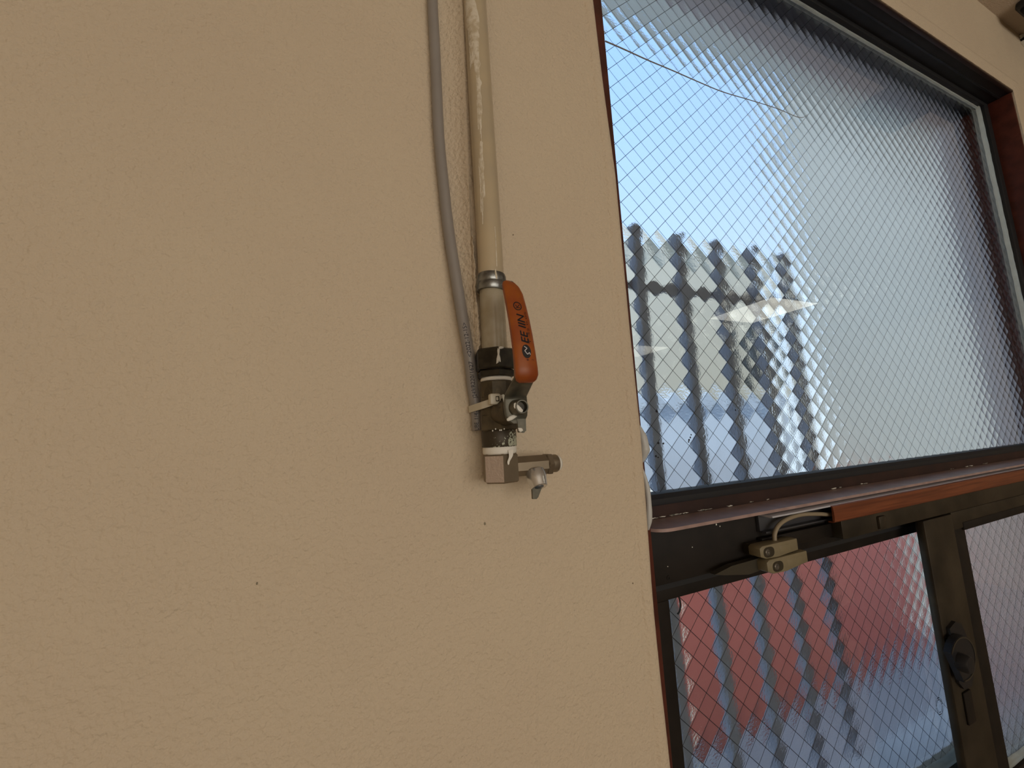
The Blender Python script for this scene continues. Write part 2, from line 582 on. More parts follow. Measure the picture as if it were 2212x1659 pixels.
def build_wall():
    zs = [-1.48, -1.0, -0.7, -0.5] + [-0.45 + 0.025 * i for i in range(19)] + [0.004 + 0.0025 * i for i in range(70)] + \
         [0.18 + 0.012 * i for i in range(30)] + [0.56, 0.65, 0.75, 0.85, CEIL + 0.02]
    rows = []
    for z in zs:
        xl = x_lip(z); xe = x_edge(z)
        row = []
        for x in (-1.7, -1.0, -0.5, -0.25, -0.1, 0.0, 0.04, 0.06, 0.066):
            row.append((x, WY - h_left(x, z), z))
        for k in range(1, 17):
            x = 0.066 + (xl - 0.066) * k / 16
            row.append((x, WY - h_left(x, z), z))
        up_ = sstep(0.13, 0.20, z)
        row.append((xl + 0.0006, WY - h_left(xl, z) * (0.92 + 0.08 * up_), z))
        row.append((xl + 0.0012, WY - h_right(0.1, z) * 0.5 * (1 - up_) - h_left(xl, z) * 0.97 * up_, z))
        for k in range(17):
            x = 0.100 + 0.033 * k / 16
            row.append((x, WY - h_right(x, z), z))
        for x in (0.16, 0.19, 0.21, 0.222):
            row.append((x, WY, z))
        # corner bead under the paper
        wob = 0.0006 * noise1(z * 14, 9)
        for dx, hh in ((-0.0150, 0.0), (-0.0136, -0.0004), (-0.0125, -0.0005), (-0.0112, 0.0004), (-0.0090, 0.0012), (-0.0050, 0.0014), (-0.0022, 0.0010), (-0.0006, 0.0), (0.0, -0.0016)):
            row.append((xe + dx + (wob if dx < -0.003 else 0), WY - hh, z))
        row.append((xe + 0.0002, WY + 0.012, z))
        row.append((xe, FY + 0.004, z))
        row.append((xe - 0.05, FY + 0.03, z))
        rows.append(row)
    n = len(rows[0])
    v = [p for r in rows for p in r]
    f = []
    for i in range(len(rows) - 1):
        for k in range(n - 1):
            a = i * n + k
            f.append((a, a + 1, a + n + 1, a + n))
    o = obj('wall_left', v, f, M['paper'], None)
    shade_auto(o, 0.8)
    tag(o, kind='structure')
    return o
build_wall()

wl = bpy.data.objects['wall_left']
for (x, z, a_) in ((0.1265, 0.0125, 0.0009), (0.0985, -0.0600, 0.0011), (0.1335, 0.1630, 0.0006), (0.1230, 0.0052, 0.0005), (0.2230, -0.1230, 0.0006), (-0.0400, -0.0750, 0.0008)):
    p_ = [(x + a_ * 0.6 * math.cos(t_), z + a_ * math.sin(t_)) for t_ in [2 * PI * k / 7 for k in range(7)]]
    v, f = prism_vf(p_, 'y', WY - 0.0006, WY + 0.0002)
    obj('dirt_speck', v, f, M['beige'], wl)

# wall round the window, flush with its frame, and the rest of the room
def struct(o):
    return tag(o, kind='structure')

struct(box('wall_right', 1.4972, 5.2, FY, FY + 0.14, -1.48, CEIL + 0.02, M['paper']))
mb = MB()
mb.add(*box_vf(0.19, 1.4972, FY, FY + 0.14, 0.79, CEIL + 0.02))
struct(mb.build('wall_above_window', M['paper'])).name = 'wall_upper'
struct(box('wall_lower', 0.19, 1.4972, FY, FY + 0.14, -1.48, -0.56, M['paper']))
struct(box('wall_far', 5.2, 5.3, -3.7, FY + 0.14, -1.48, CEIL, M['paper']))
struct(box('wall_near', -1.8, -1.7, -3.7, FY, -1.48, CEIL, M['paper']))
struct(box('wall_back', -1.8, 5.3, -3.7, -3.6, -1.48, CEIL, M['paper']))
struct(box('ceiling', -1.8, 5.3, -3.7, FY + 0.14, CEIL, CEIL + 0.12, M['ceiling']))
struct(box('floor', -1.8, 5.3, -3.7, FY, -1.56, -1.48, M['floor']))
# unseen rear window, added as a backing for the fill light
w4 = struct(empty('added_window', (0.15, -3.6, -0.66)))
for (x0, x1, z0, z1) in ((-1.51, 1.81, 0.80, 0.86), (-1.51, 1.81, -0.66, -0.60), (-1.51, -1.45, -0.6, 0.8), (1.75, 1.81, -0.6, 0.8), (0.12, 0.18, -0.6, 0.8)):
    box('frame', x0, x1, -3.60, -3.56, z0, z1, M['white_metal'], w4, 0.004)
box('frosted_pane', -1.45, 1.75, -3.595, -3.585, -0.6, 0.8, M['plastic_white'], w4)

# papered casing round the window head and right side: a low bead
def casing(name, poly, axis, a0, a1):
    return struct(prism(name, poly, axis, a0, a1, M['paper'], None, 0.9))
casing('trim_1', [(FY + 0.001, 0.7448), (FY - 0.0030, 0.7448), (FY - 0.0040, 0.754), (FY - 0.0058, 0.766), (FY - 0.0055, 0.772), (FY - 0.0015, 0.7755), (FY + 0.001, 0.777)], 'x', 0.25, 1.495)
casing('trim_2', [(1.4625, FY + 0.001), (1.4625, FY - 0.0030), (1.47, FY - 0.0040), (1.484, FY - 0.0050), (1.490, FY - 0.0020), (1.495, FY + 0.001)], 'z', -0.16, 0.745)
# lintel cover between frame and wall
struct(box('wall_reveal', 0.19, 1.4972, FY, FY + 0.05, 0.745, 0.79, M['paper']))

# torn hole in the paper beside the ceiling
hole = struct(empty('wall_hole', (1.63, FY - 0.001, 0.915)))
pts = []
for k in range(18):
    a = 2 * PI * k / 18
    pts.append((1.634 + 0.026 * math.cos(a) * (1 + 0.18 * noise1(k * 1.3, 21)), 0.938 + 0.015 * math.sin(a) * (1 + 0.25 * noise1(k * 1.7, 22))))
v, f = prism_vf(pts, 'y', FY - 0.0016, FY - 0.0004)
obj('void', v, f, M['hole'], hole)
rim = MB()
for k in range(18):
    p = pts[k]; q = pts[(k + 1) % 18]
    if rnd.random() < 0.75:
        c = (1.634, 0.938)
        e = 0.05 + 0.14 * rnd.random()
        po = (p[0] + (p[0] - c[0]) * e, p[1] + (p[1] - c[1]) * e); qo = (q[0] + (q[0] - c[0]) * e, q[1] + (q[1] - c[1]) * e)
        rim.add(*prism_vf([p, q, qo, po], 'y', FY - 0.004 - 0.002 * rnd.random(), FY - 0.0004))
rim.build('torn_paper', M['white'], hole)

# ------------------------------------------------------------------ window 1: fixed pane above
def diamond_glass(name, x0, x1, z0, z1, yf, yb, nx, nz, dx, dz, S, parent, mout, sub=4):
    """slab: flat face at yf, rear face of pillowed diamond cells at yb; lattice nodes at nx+dx*i, nz+dz*j"""
    bm = bmesh.new()
    # lattice coordinates: p = node + a*(dx/2, dz/2) + b*(dx/2, -dz/2)
    amin = int(((x0 - nx) / dx + (z0 - nz) / dz)) - 2
    amax = int(((x1 - nx) / dx + (z1 - nz) / dz)) + 2
    bmin = int(((x0 - nx) / dx - (z1 - nz) / dz)) - 2
    bmax = int(((x1 - nx) / dx - (z0 - nz) / dz)) + 2
    for a in range(amin, amax):
        for b in range(bmin, bmax):
            cx = nx + (a + 0.5 + b + 0.5) * dx / 2; cz = nz + (a - b) * dz / 2
            if cx < x0 - dx or cx > x1 + dx or cz < z0 - dz or cz > z1 + dz:
                continue
            s = S * (0.85 + 0.3 * random.Random(a * 1009 + b * 9176).random())
            tx = random.Random(a * 31 + b * 977).uniform(-1, 1) * 0.0
            g = []
            for i in range(sub + 1):
                for j in range(sub + 1):
                    u = -1 + 2 * i / sub; w = -1 + 2 * j / sub
                    x = cx + (u + w) * dx / 4; z = cz + (u - w) * dz / 4
                    h = s * (1 - (u * u + w * w) / 2)
                    g.append(bm.verts.new((x, yb + h, z)))
            for i in range(sub):
                for j in range(sub):
                    k = i * (sub + 1) + j
                    bm.faces.new((g[k], g[k + 1], g[k + sub + 2], g[k + sub + 1]))
    for co, no in (((x0, 0, 0), (-1, 0, 0)), ((x1, 0, 0), (1, 0, 0)), ((0, 0, z0), (0, 0, -1)), ((0, 0, z1), (0, 0, 1))):
        bmesh.ops.bisect_plane(bm, geom=list(bm.verts) + list(bm.edges) + list(bm.faces), plane_co=co, plane_no=no, clear_outer=True, dist=1e-7)
    bm.normal_update()
    flip = [f for f in bm.faces if f.normal.y < 0]
    bmesh.ops.reverse_faces(bm, faces=flip)
    bm.verts.index_update()
    v = [tuple(q.co) for q in bm.verts]
    f = [tuple(w.index for w in q.verts) for q in bm.faces]
    bm.free()
    fm = [1] * len(f)
    k = len(v)
    v += [(x0, yf, z0), (x1, yf, z0), (x1, yf, z1), (x0, yf, z1)]
    f += [(k, k + 1, k + 2, k + 3)]
    fm += [0]
    o = obj(name, v, f, [M['glass_in'], mout], parent, True, fm)
    o.data.polygons[len(f) - 1].use_smooth = False
    return o


def wire_net(x0, x1, z0, z1, y, nx, nz, dx, dz, r, parent):
    mb = MB()
    for sgn in (1, -1):
        sl = sgn * dz / dx
        # lines z = nz + sl*(x-nx) + k*dz
        ks = range(int((z0 - nz - max(sl * (x0 - nx), sl * (x1 - nx))) / dz) - 1, int((z1 - nz - min(sl * (x0 - nx), sl * (x1 - nx))) / dz) + 2)
        for k in ks:
            pts = []
            def zz(x):
                return nz + sl * (x - nx) + k * dz
            xa, xb = x0, x1
            xz0 = nx + (z0 - nz - k * dz) / sl; xz1 = nx + (z1 - nz - k * dz) / sl
            xa = max(xa, min(xz0, xz1)); xb = min(xb, max(xz0, xz1))
            if xb - xa < 0.002:
                continue
            m = max(2, int((xb - xa) / dx * 2) + 1)
            path = []
            for i in range(m + 1):
                x = xa + (xb - xa) * i / m
                path.append((x + 0.0002 * noise1(i * 0.9 + k * 13, 5 + sgn), y + (0.0003 if sgn > 0 else -0.0003), zz(x)))
            mb.add(*tube_vf(path, r, 4, ref=(0, -1, 0)))
    o = mb.build('wire_mesh', M['wire'], parent, True)
    tag(o, 'dark diamond-pattern wire mesh in the glass', kind='stuff')
    return o

GY = 0.362
w1 = struct(empty('window_1', (0.85, FY + 0.02, -0.165)))
w1['label'] = 'large fixed window of cracked wired glass in a red-brown frame'
box('jamb', 0.185, 0.2708, FY, 0.40, -0.56, 0.7425, M['red'], w1, 0.002)
box('jamb', 1.460, 1.497, FY, 0.40, -0.56, 0.7425, M['red'], w1, 0.002)
box('head', 0.20, 1.497, FY + 0.004, 0.40, 0.7425, 0.789, M['head'], w1, 0.001)
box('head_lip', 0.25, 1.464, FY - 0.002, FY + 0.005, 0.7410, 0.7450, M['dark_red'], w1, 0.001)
box('head_groove', 0.2708, 1.46, FY + 0.018, FY + 0.021, 0.7405, 0.7430, M['head'], w1)
# glazing beads
box('glazing_bead', 0.2708, 0.3040, 0.3515, 0.375, -0.095, 0.7425, M['rubber'], w1, 0.0015)
box('glazing_bead', 1.4370, 1.4600, 0.3500, 0.375, -0.095, 0.7425, M['rubber'], w1, 0.0015)
box('glazing_bead', 0.3040, 1.4370, 0.3500, 0.375, 0.7320, 0.7425, M['rubber'], w1, 0.0015)
prism('glazing_bead', [(0.375, -0.080), (0.375, -0.0695), (0.3605, -0.0695), (0.356, -0.0700), (0.3518, -0.0745), (0.3514, -0.0790), (0.352, -0.081)], 'x', 0.2708, 1.4600, M['rubber'], w1, 0.5)
def wavy_strip(name, path, wid, thick, m, parent, seed):
    """sealant strip: path points (x, y, z), square-ish section with uneven edge"""
    mb = MB()
    pts = []
    a = Vector(path[0]); b = Vector(path[1])
    n = max(6, int((b - a).length / 0.008))
    d = (b - a).normalized()
    side = d.cross(Vector((0, 1, 0))).normalized()
    v = []; f = []
    for i in range(n + 1):
        c = a + (b - a) * (i / n)
        w = wid * (1 + 0.22 * noise1(i * 0.8, seed)); o = side * (0.12 * wid * noise1(i * 0.6, seed + 1))
        for s, y in ((-1, 0.5), (-0.8, -0.5), (0.8, -0.5), (1, 0.5)):
            v.append(tuple(c + o + side * (s * w / 2) + Vector((0, y * thick, 0))))
    for i in range(n):
        for k in range(4):
            f.append((i * 4 + k, i * 4 + (k + 1) % 4, i * 4 + 4 + (k + 1) % 4, i * 4 + 4 + k))
    f.append((3, 2, 1, 0)); f.append(tuple(range(n * 4, n * 4 + 4)))
    return obj(name, v, f, m, parent, True)
wavy_strip('sealant', ((1.4300, 0.3585, -0.07), (1.4300, 0.3585, 0.735)), 0.0105, 0.006, M['sealant'], w1, 31)
wavy_strip('sealant', ((0.304, 0.3595, 0.7305), (1.43, 0.3595, 0.7305)), 0.0035, 0.004, M['sealant'], w1, 33)
wavy_strip('sealant', ((0.3052, 0.3595, -0.07), (0.3052, 0.3595, 0.735)), 0.0032, 0.004, M['sealant'], w1, 35)
# transom: lower bead face, ledge, body
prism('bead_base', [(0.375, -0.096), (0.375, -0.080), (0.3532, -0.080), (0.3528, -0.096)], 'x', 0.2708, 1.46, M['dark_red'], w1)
lp = [(0.2760, 0.3560), (0.2760, 0.3430), (0.2765, 0.3340), (0.2785, 0.3260), (0.2820, 0.3195), (0.2870, 0.3155), (0.2930, 0.3135), (0.3000, 0.3130), (1.46, 0.3130), (1.46, 0.3560)]
prism('ledge', lp, 'z', -0.0976, -0.0945, M['ledge'], w1, 0.5)
box('transom', 0.2708, 1.46, 0.3280, 0.385, -0.1500, -0.0990, M['bronze'], w1, 0.001)
box('transom_lip', 0.2708, 1.46, 0.3400, 0.385, -0.1600, -0.1500, M['rubber'], w1)
box('track_rail', 0.555, 1.46, 0.3095, 0.329, -0.1420, -0.1185, M['sash'], w1, 0.0012)
box('track_groove', 0.43, 0.56, 0.3210, 0.329, -0.1400, -0.1250, M['bronze'], w1, 0.001)
box('track_stop', 0.628, 0.645, 0.3060, 0.312, -0.1400, -0.1240, M['sash'], w1, 0.002)
# flaking paint along the bead
for k in range(26):
    x = rnd.choice([0.30 + 0.1 * rnd.random(), 0.34 + 0.16 * rnd.random(), 0.62 + 0.15 * rnd.random(), 0.9 + 0.25 * rnd.random()])
    l_ = 0.002 + 0.005 * rnd.random()
    p = [(x + l_ * math.cos(a) * (0.7 + 0.5 * rnd.random()), -0.0936 + 0.0010 * rnd.random() + 0.0004 * math.sin(a)) for a in [2 * PI * i / 7 for i in range(7)]]
    v, f = prism_vf(p, 'y', 0.3518, 0.3534)
    obj('paint_flake', v, f, M['white' if k % 3 else 'sealant'], w1)
# chips and a screw head on the dark rail
for (x, z, s) in ((0.372, -0.1035, 0.0012), (0.377, -0.1060, 0.0008), (0.335, -0.121, 0.0007), (0.3005, -0.134, 0.0006)):
    lathe('paint_chip', (x, 0.3282, z), (0, -1, 0), [(0, s), (0.0005, s * 0.7)], M['white'], w1, 7)
lathe('screw', (0.300, 0.3285, -0.1445), (0, -1, 0), [(0, 0.0026), (0.0010, 0.0022), (0.0010, 0.0012), (0.0004, 0.0010)], M['bronze'], w1, 14)

LX, LZ, DX, DZ = 0.3431, -0.0088, 0.0271, 0.0256
diamond_glass('glass_pane', 0.296, 1.440, -0.078, 0.736, GY, GY + 0.0066, LX, LZ, DX, DZ, 0.00026, w1, M['glass_out'])
wire_net(0.297, 1.438, -0.077, 0.735, GY + 0.0034, LX, LZ, DX, DZ, 0.00030, w1)
# crack across the pane
cp = [(0.3105, 0.4849), (0.337, 0.4843), (0.3783, 0.4825), (0.4183, 0.4821), (0.4606, 0.4809), (0.5151, 0.4804), (0.575, 0.4856), (0.6399, 0.4905), (0.6855, 0.4901), (0.7042, 0.4939), (0.7185, 0.5031)]
cpp = catmull([(x * 1.009, GY - 0.0001, z * 1.009) for x, z in cp], 5)
tv, tf = tube_vf(cpp, lambda t: 0.0009 * (1 - 0.75 * t) + 0.00015, 6)
obj('crack', tv, tf, M['crack'], w1, True)
# dirt specks stuck on the inside
for (x, z, s) in ((0.3355, -0.0135 - 0.002, 0.0013), (0.3425, -0.0165, 0.0012), (0.3375, 0.020, 0.0016), (0.3300, -0.030, 0.0013), (0.333, -0.0315, 0.0008), (0.382, -0.0145, 0.0012), (0.3845, -0.0118, 0.0011), (0.3862, -0.0088, 0.0008), (0.3810, -0.0168, 0.0009), (0.466, 0.0185, 0.0009)):
    p = [(x + s * math.cos(a) * (0.6 + 0.6 * rnd.random()), z + s * 1.2 * math.sin(a) * (0.6 + 0.6 * rnd.random())) for a in [2 * PI * i / 8 for i in range(8)]]
    v, f = prism_vf(p, 'y', GY - 0.0005, GY + 0.0001)
    obj('dirt_speck', v, f, M['ink'], w1)
# caulk squeezed out beside the wall corner
def caulk(name, path, rr):
    c = catmull(path, 6)
    n = len(c) - 1
    v, f = tube_vf(c, lambda t: max(0.0006, interp(t, rr) * (1 + 0.12 * noise1(t * 9, 41))), 10)
    return obj(name, v, f, M['caulk'], w1, True)
caulk('caulk_bead', [(0.266, 0.312, 0.006), (0.2685, 0.310, -0.006), (0.2695, 0.310, -0.018), (0.2665, 0.312, -0.031)], [(0, 0.001), (0.3, 0.0042), (0.7, 0.0052), (1, 0.001)])
caulk('caulk_bead', [(0.2665, 0.312, -0.036), (0.2688, 0.311, -0.05), (0.2695, 0.311, -0.066), (0.2683, 0.311, -0.08), (0.2670, 0.312, -0.092)], [(0, 0.001), (0.3, 0.0028), (0.8, 0.003), (1, 0.001)])

# ------------------------------------------------------------------ windows 2 and 3: the sliding sashes below
w2 = struct(empty('window_2', (0.57, 0.36, -0.54)))
w2['label'] = 'rear sliding sash with reddish diamond-wired glass below the transom'
box('top_rail', 0.272, 0.88, 0.344, 0.378, -0.1730, -0.150, M['bronze'], w2, 0.0015)
box('stile', 0.272, 0.3130, 0.344, 0.378, -0.545, -0.1725, M['bronze'], w2, 0.0015)
box('stile', 0.8475, 0.885, 0.344, 0.3615, -0.545, -0.1725, M['bronze'], w2, 0.0015)
box('bottom_rail', 0.272, 0.885, 0.344, 0.378, -0.560, -0.4930, M['sash'], w2, 0.0015)
wavy_strip('sealant', ((0.8418, 0.3590, -0.490), (0.8418, 0.3590, -0.326)), 0.0100, 0.0040, M['sealant'], w2, 51)
wavy_strip('sealant', ((0.8418, 0.3590, -0.322), (0.8418, 0.3590, -0.1745)), 0.0100, 0.0040, M['sealant'], w2, 53)
wavy_strip('sealant', ((0.313, 0.3565, -0.4895), (0.846, 0.3565, -0.4895)), 0.0085, 0.0080, M['sealant'], w2, 55)
diamond_glass('glass_pane', 0.311, 0.850, -0.497, -0.1700, GY, GY + 0.0066, 0.330, -0.1934, 0.0265, 0.0262, 0.00015, w2, M['glass_out'])
wire_net(0.3115, 0.849, -0.496, -0.1705, GY + 0.0034, 0.330, -0.1934, 0.0265, 0.0262, 0.00034, w2)
# gasket curling out of its groove in the corner
g = catmull([(0.3165, 0.3575, -0.1745), (0.3300, 0.3565, -0.1738), (0.3365, 0.3560, -0.1770), (0.3385, 0.3560, -0.1850), (0.3370, 0.3565, -0.1925), (0.3345, 0.3575, -0.1955)], 6)
v, f = tube_vf(g, 0.0009, 8)
obj('loose_gasket', v, f, M['rubber'], w2, True)
# maker's mark printed in the lower corner of the pane
mk = MB()
for rr_, w_ in ((0.0088, 0.0005), (0.0066, 0.0004)):
    n = 36
    v = []; f = []
    for k in range(n):
        a = 2 * PI * k / n
        for r_ in (rr_ - w_, rr_ + w_):
            v.append((0.8165 + r_ * math.cos(a), GY - 0.0003, -0.4250 + 1.25 * r_ * math.sin(a)))
    for k in range(n):
        if k % 6 != 5:
            f.append((2 * k, 2 * k + 1, 2 * ((k + 1) % n) + 1, 2 * ((k + 1) % n)))
    mk.add(v, f)
mk.build('glass_mark', M['mauve'], w2)

w3 = struct(empty('window_3', (1.1, 0.32, -0.56)))
w3['label'] = 'front sliding sash with dark brown stile, crescent lock and obscure glass'
box('top_rail', 0.822, 1.459, 0.3120, 0.334, -0.1680, -0.1430, M['sash'], w3, 0.0015)
box('stile', 0.742, 0.822, 0.3110, 0.3215, -0.560, -0.1445, M['sash'], w3, 0.002)
box('inner_stile', 0.820, 0.858, 0.3135, 0.334, -0.560, -0.1450, M['bronze'], w3, 0.0015)
box('bottom_rail', 0.850, 1.459, 0.3120, 0.334, -0.560, -0.4960, M['bronze'], w3, 0.0015)
box('rail_lip', 0.850, 1.459, 0.3110, 0.318, -0.1715, -0.1600, M['bronze'], w3, 0.0012)
wavy_strip('sealant', ((0.858, 0.3185, -0.4930), (1.455, 0.3185, -0.4930)), 0.0085, 0.005, M['sealant'], w3, 61)
diamond_glass('glass_pane', 0.852, 1.459, -0.500, -0.164, 0.3215, 0.3280, 0.861, -0.180, 0.0265, 0.0262, 0.00025, w3, M['glass_out2'])
wire_net(0.853, 1.458, -0.499, -0.165, 0.3250, 0.861, -0.180, 0.0265, 0.0262, 0.00030, w3)
# crescent lock
prism('lock_base', [(0.750, -0.283), (0.768, -0.278), (0.782, -0.284), (0.790, -0.300), (0.789, -0.352), (0.780, -0.362), (0.760, -0.360), (0.750, -0.350)], 'y', 0.3070, 0.3112, M['lockm'], w3)
cres = []
for k in range(19):
    a = math.radians(150 - 255 * k / 18)
    cres.append((0.7500 + 0.0330 * math.cos(a), -0.3165 + 0.0270 * math.sin(a)))
cr = prism('crescent', cres, 'y', 0.2985, 0.3060, M['lockm'], w3, 0.5)
rimv = []; rimf = []
for k in range(19):
    a = math.radians(150 - 255 * k / 18)
    for rr_ in (0.90, 0.97):
        rimv.append((0.7500 + 0.0330 * rr_ * math.cos(a), 0.2980, -0.3165 + 0.0270 * rr_ * math.sin(a)))
for k in range(18):
    rimf.append((2 * k, 2 * k + 1, 2 * k + 3, 2 * k + 2))
obj('crescent_rim', rimv, rimf, M['plate'], w3)
lathe('lock_hub', (0.7390, 0.3000, -0.3170), (0, -1, 0), [(0, 0.0112), (0.010, 0.0108), (0.0120, 0.0095), (0.0124, 0.0080)], M['lockm'], w3, 28)
box('lock_plate', 0.760, 0.780, 0.3085, 0.3112, -0.405, -0.366, M['bronze'], w3, 0.001)

# ------------------------------------------------------------------ outside: eave, grille, neighbours
struct(box('ground', -6, 16, 0.46, 14, -2.5, -2.4, M['concrete']))
struct(box('roof', -3, 7, -3.8, 0.46, CEIL + 0.12, 1.40, M['slate']))  # unseen block added to stop sun slipping between ceiling and eave
struct(box('eave', -3, 7, 0.46, 0.90, 1.295, 1.36, M['eave']))
rv = struct(empty('outer_reveal', (0.85, 0.42, -0.6)))
box('side', 1.443, 1.50, 0.402, 0.455, -0.56, 0.79, M['mauve'], rv, 0.001)
box('side', 0.20, 0.272, 0.402, 0.455, -0.56, 0.79, M['mauve'], rv, 0.001)
box('top', 0.20, 1.50, 0.402, 0.455, 0.742, 0.79, M['mauve'], rv, 0.001)
box('sill', 0.20, 1.50, 0.402, 0.480, -0.60, -0.555, M['mauve'], rv, 0.001)

gr = empty('window_grille', (0.6, 0.51, -0.85))
tag(gr, 'blue-grey vertical bar grille outside the wired glass windows', 'grille')
for k in range(6):
    x = 0.362 + 0.0925 * k
    box('bar', x - 0.0095, x + 0.0095, 0.495, 0.506, -0.85, 0.335, M['grille'], gr, 0.002)
for z in (0.235, -0.80):
    box('rail', 0.20, 0.87, 0.506, 0.514, z - 0.009, z + 0.009, M['grille'], gr, 0.002)
for x in (0.22, 0.85):
    box('bracket', x - 0.012, x + 0.012, 0.45, 0.514, -0.80, -0.77, M['grille'], gr, 0.002)

cb = empty('cream_building', (6, 6, -2.4))
tag(cb, 'sunlit cream building far behind the window grille', 'building')
mb = MB()
mb.add(*box_vf(0.5, 9.4, 6.0, 9.0, -2.4, 3.6))
mb.build('facade', M['cream_wall'], cb)
box('parapet', 0.4, 9.5, 5.9, 9.1, 3.6, 3.8, M['cream_wall'], cb, 0.02)
for x in (2.0, 4.0, 8.2):
    box('window', x, x + 0.9, 5.93, 6.02, 0.9, 2.1, M['winglass'], cb, 0.02)

nb = empty('grey_building', (7, 3.2, -2.4))
tag(nb, 'grey mortar house wall seen blurred through the right of the large pane', 'building')
prism('wall', [(4.80, 2.78), (12.0, 2.78), (12.0, 3.9), (6.75, 3.9)], 'z', -2.40, 4.2, M['grey_wall'], nb)
prism('roof_edge', [(4.70, 2.70), (12.1, 2.70), (12.1, 4.0), (6.70, 4.0)], 'z', 4.2, 4.35, M['slate'], nb)

sh = empty('sheet_shed', (2.0, 3, -2.4))
tag(sh, 'blue-grey sheet metal shed low behind the red wall', 'shed')
box('wall', -1.5, 4.7, 3.05, 4.2, -2.40, 0.22, M['slate'], sh, 0.01)
prism('roof', [(3.0, 0.22), (4.3, 0.42), (4.3, 0.49), (3.0, 0.29)], 'x', -1.6, 4.75, M['slate'], sh)

rw = empty('garden_wall', (4.0, 2.6, -2.4))
tag(rw, 'red painted garden wall seen through the lower sash', 'wall')
box('body', 2.36, 5.8, 2.56, 2.66, -2.40, -0.64, M['red_wall'], rw, 0.005)
box('coping', 2.36, 5.8, 2.53, 2.69, -0.64, -0.59, M['red_wall'], rw, 0.01)
box('pale_post', 1.60, 2.36, 2.52, 2.70, -2.40, -0.50, M['cream_wall'], rw, 0.01)

# ------------------------------------------------------------------ ceiling panel lights (one mirrored in the pane)
def panel(cx, cy, label):
    t = empty('panel_light', (cx, cy, CEIL - 0.012))
    tag(t, label, 'light', 'square ceiling panel lights')
    s = 0.29
    box('frame', cx - s - 0.015, cx + s + 0.015, cy - s - 0.015, cy - s, CEIL - 0.012, CEIL - 0.0005, M['white_metal'], t, 0.001)
    box('frame', cx - s - 0.015, cx + s + 0.015, cy + s, cy + s + 0.015, CEIL - 0.012, CEIL - 0.0005, M['white_metal'], t, 0.001)
    box('frame', cx - s - 0.015, cx - s, cy - s, cy + s, CEIL - 0.012, CEIL - 0.0005, M['white_metal'], t, 0.001)
    box('frame', cx + s, cx + s + 0.015, cy - s, cy + s, CEIL - 0.012, CEIL - 0.0005, M['white_metal'], t, 0.001)
    box('diffuser', cx - s, cx + s, cy - s, cy + s, CEIL - 0.010, CEIL - 0.002, M['lamp'], t)
panel(3.33, -1.505, 'square ceiling light mirrored in the middle of the large pane')
panel(3.33, -3.12, 'square ceiling light mirrored faintly at the left of the large pane')

# black fixture at the ceiling, cut off by the corner of the picture
fx = empty('ceiling_fixture', (1.53, 0.2, CEIL - 0.03))
tag(fx, 'black fixture on the ceiling in the top right corner', 'fixture')
box('body', 1.475, 1.70, 0.10, 0.284, CEIL - 0.022, CEIL - 0.0005, M['lockm'], fx, 0.008)
box('rim', 1.481, 1.694, 0.106, 0.278, CEIL - 0.026, CEIL - 0.021, M['hole'], fx, 0.002)

# ------------------------------------------------------------------ vinyl hose with paint smears
hs = empty('vinyl_hose', (PX, PY, 0.055))
tag(hs, 'yellowed translucent vinyl hose with smeared white paint running down wall', 'hose')
path = [(PX - 0.0006 * sstep(0.1, 0.4, z) + 0.0004 * noise1(z * 9, 2), PY + 0.006 * sstep(0.13, 0.40, z), z) for z in [0.108 + 0.0102 * i for i in range(80)]]
v, f = tube_vf(path, lambda t: 0.0092, 28)
obj('upper_length', v, f, M['hose'], hs, True)
v, f = tube_vf([(PX, PY, z) for z in (0.0585, 0.062, 0.07, 0.085, 0.1, 0.112)], 0.0090, 28)
obj('lower_length', v, f, M['hose_end'], hs, True)
def hose_y(z):
    return PY + 0.006 * sstep(0.13, 0.40, z)
# thick dried paint on its front left side, breaking up downwards
def smear(z0, z1, a0, a1, seed, thick):
    n = int((z1 - z0) / 0.0012)
    v = []; f = []
    m = 9
    for i in range(n + 1):
        z = z0 + (z1 - z0) * i / n
        t = i / n
        amp = min(1.0, (a1(z) - a0(z)) / 25)
        lo = a0(z) + amp * (4 * noise1(z * 300, seed) + 5 * noise1(z * 90, seed + 2))
        hi = a1(z) + amp * (5 * noise1(z * 240, seed + 1) + 6 * noise1(z * 70, seed + 3))
        if hi < lo + 1:
            hi = lo + 1
        cut = min(1.0, t * 12, (1 - t) * 12)
        for k in range(m):
            u = k / (m - 1)
            a = math.radians(lo + (hi - lo) * u)
            h = thick * min(1, 6 * u, 6 * (1 - u)) * cut * (0.75 + 0.5 * noise1(z * 400 + k * 3.1, seed + 5)) + 0.00005
            r = 0.0092 + max(0.00005, h)
            v.append((PX - 0.0006 * sstep(0.1, 0.4, z) + r * math.sin(a), hose_y(z) - r * math.cos(a), z))
    for i in range(n):
        for k in range(m - 1):
            a = i * m + k
            f.append((a, a + 1, a + m + 1, a + m))
    return obj('paint_smear', v, f, M['film'], hs, True)
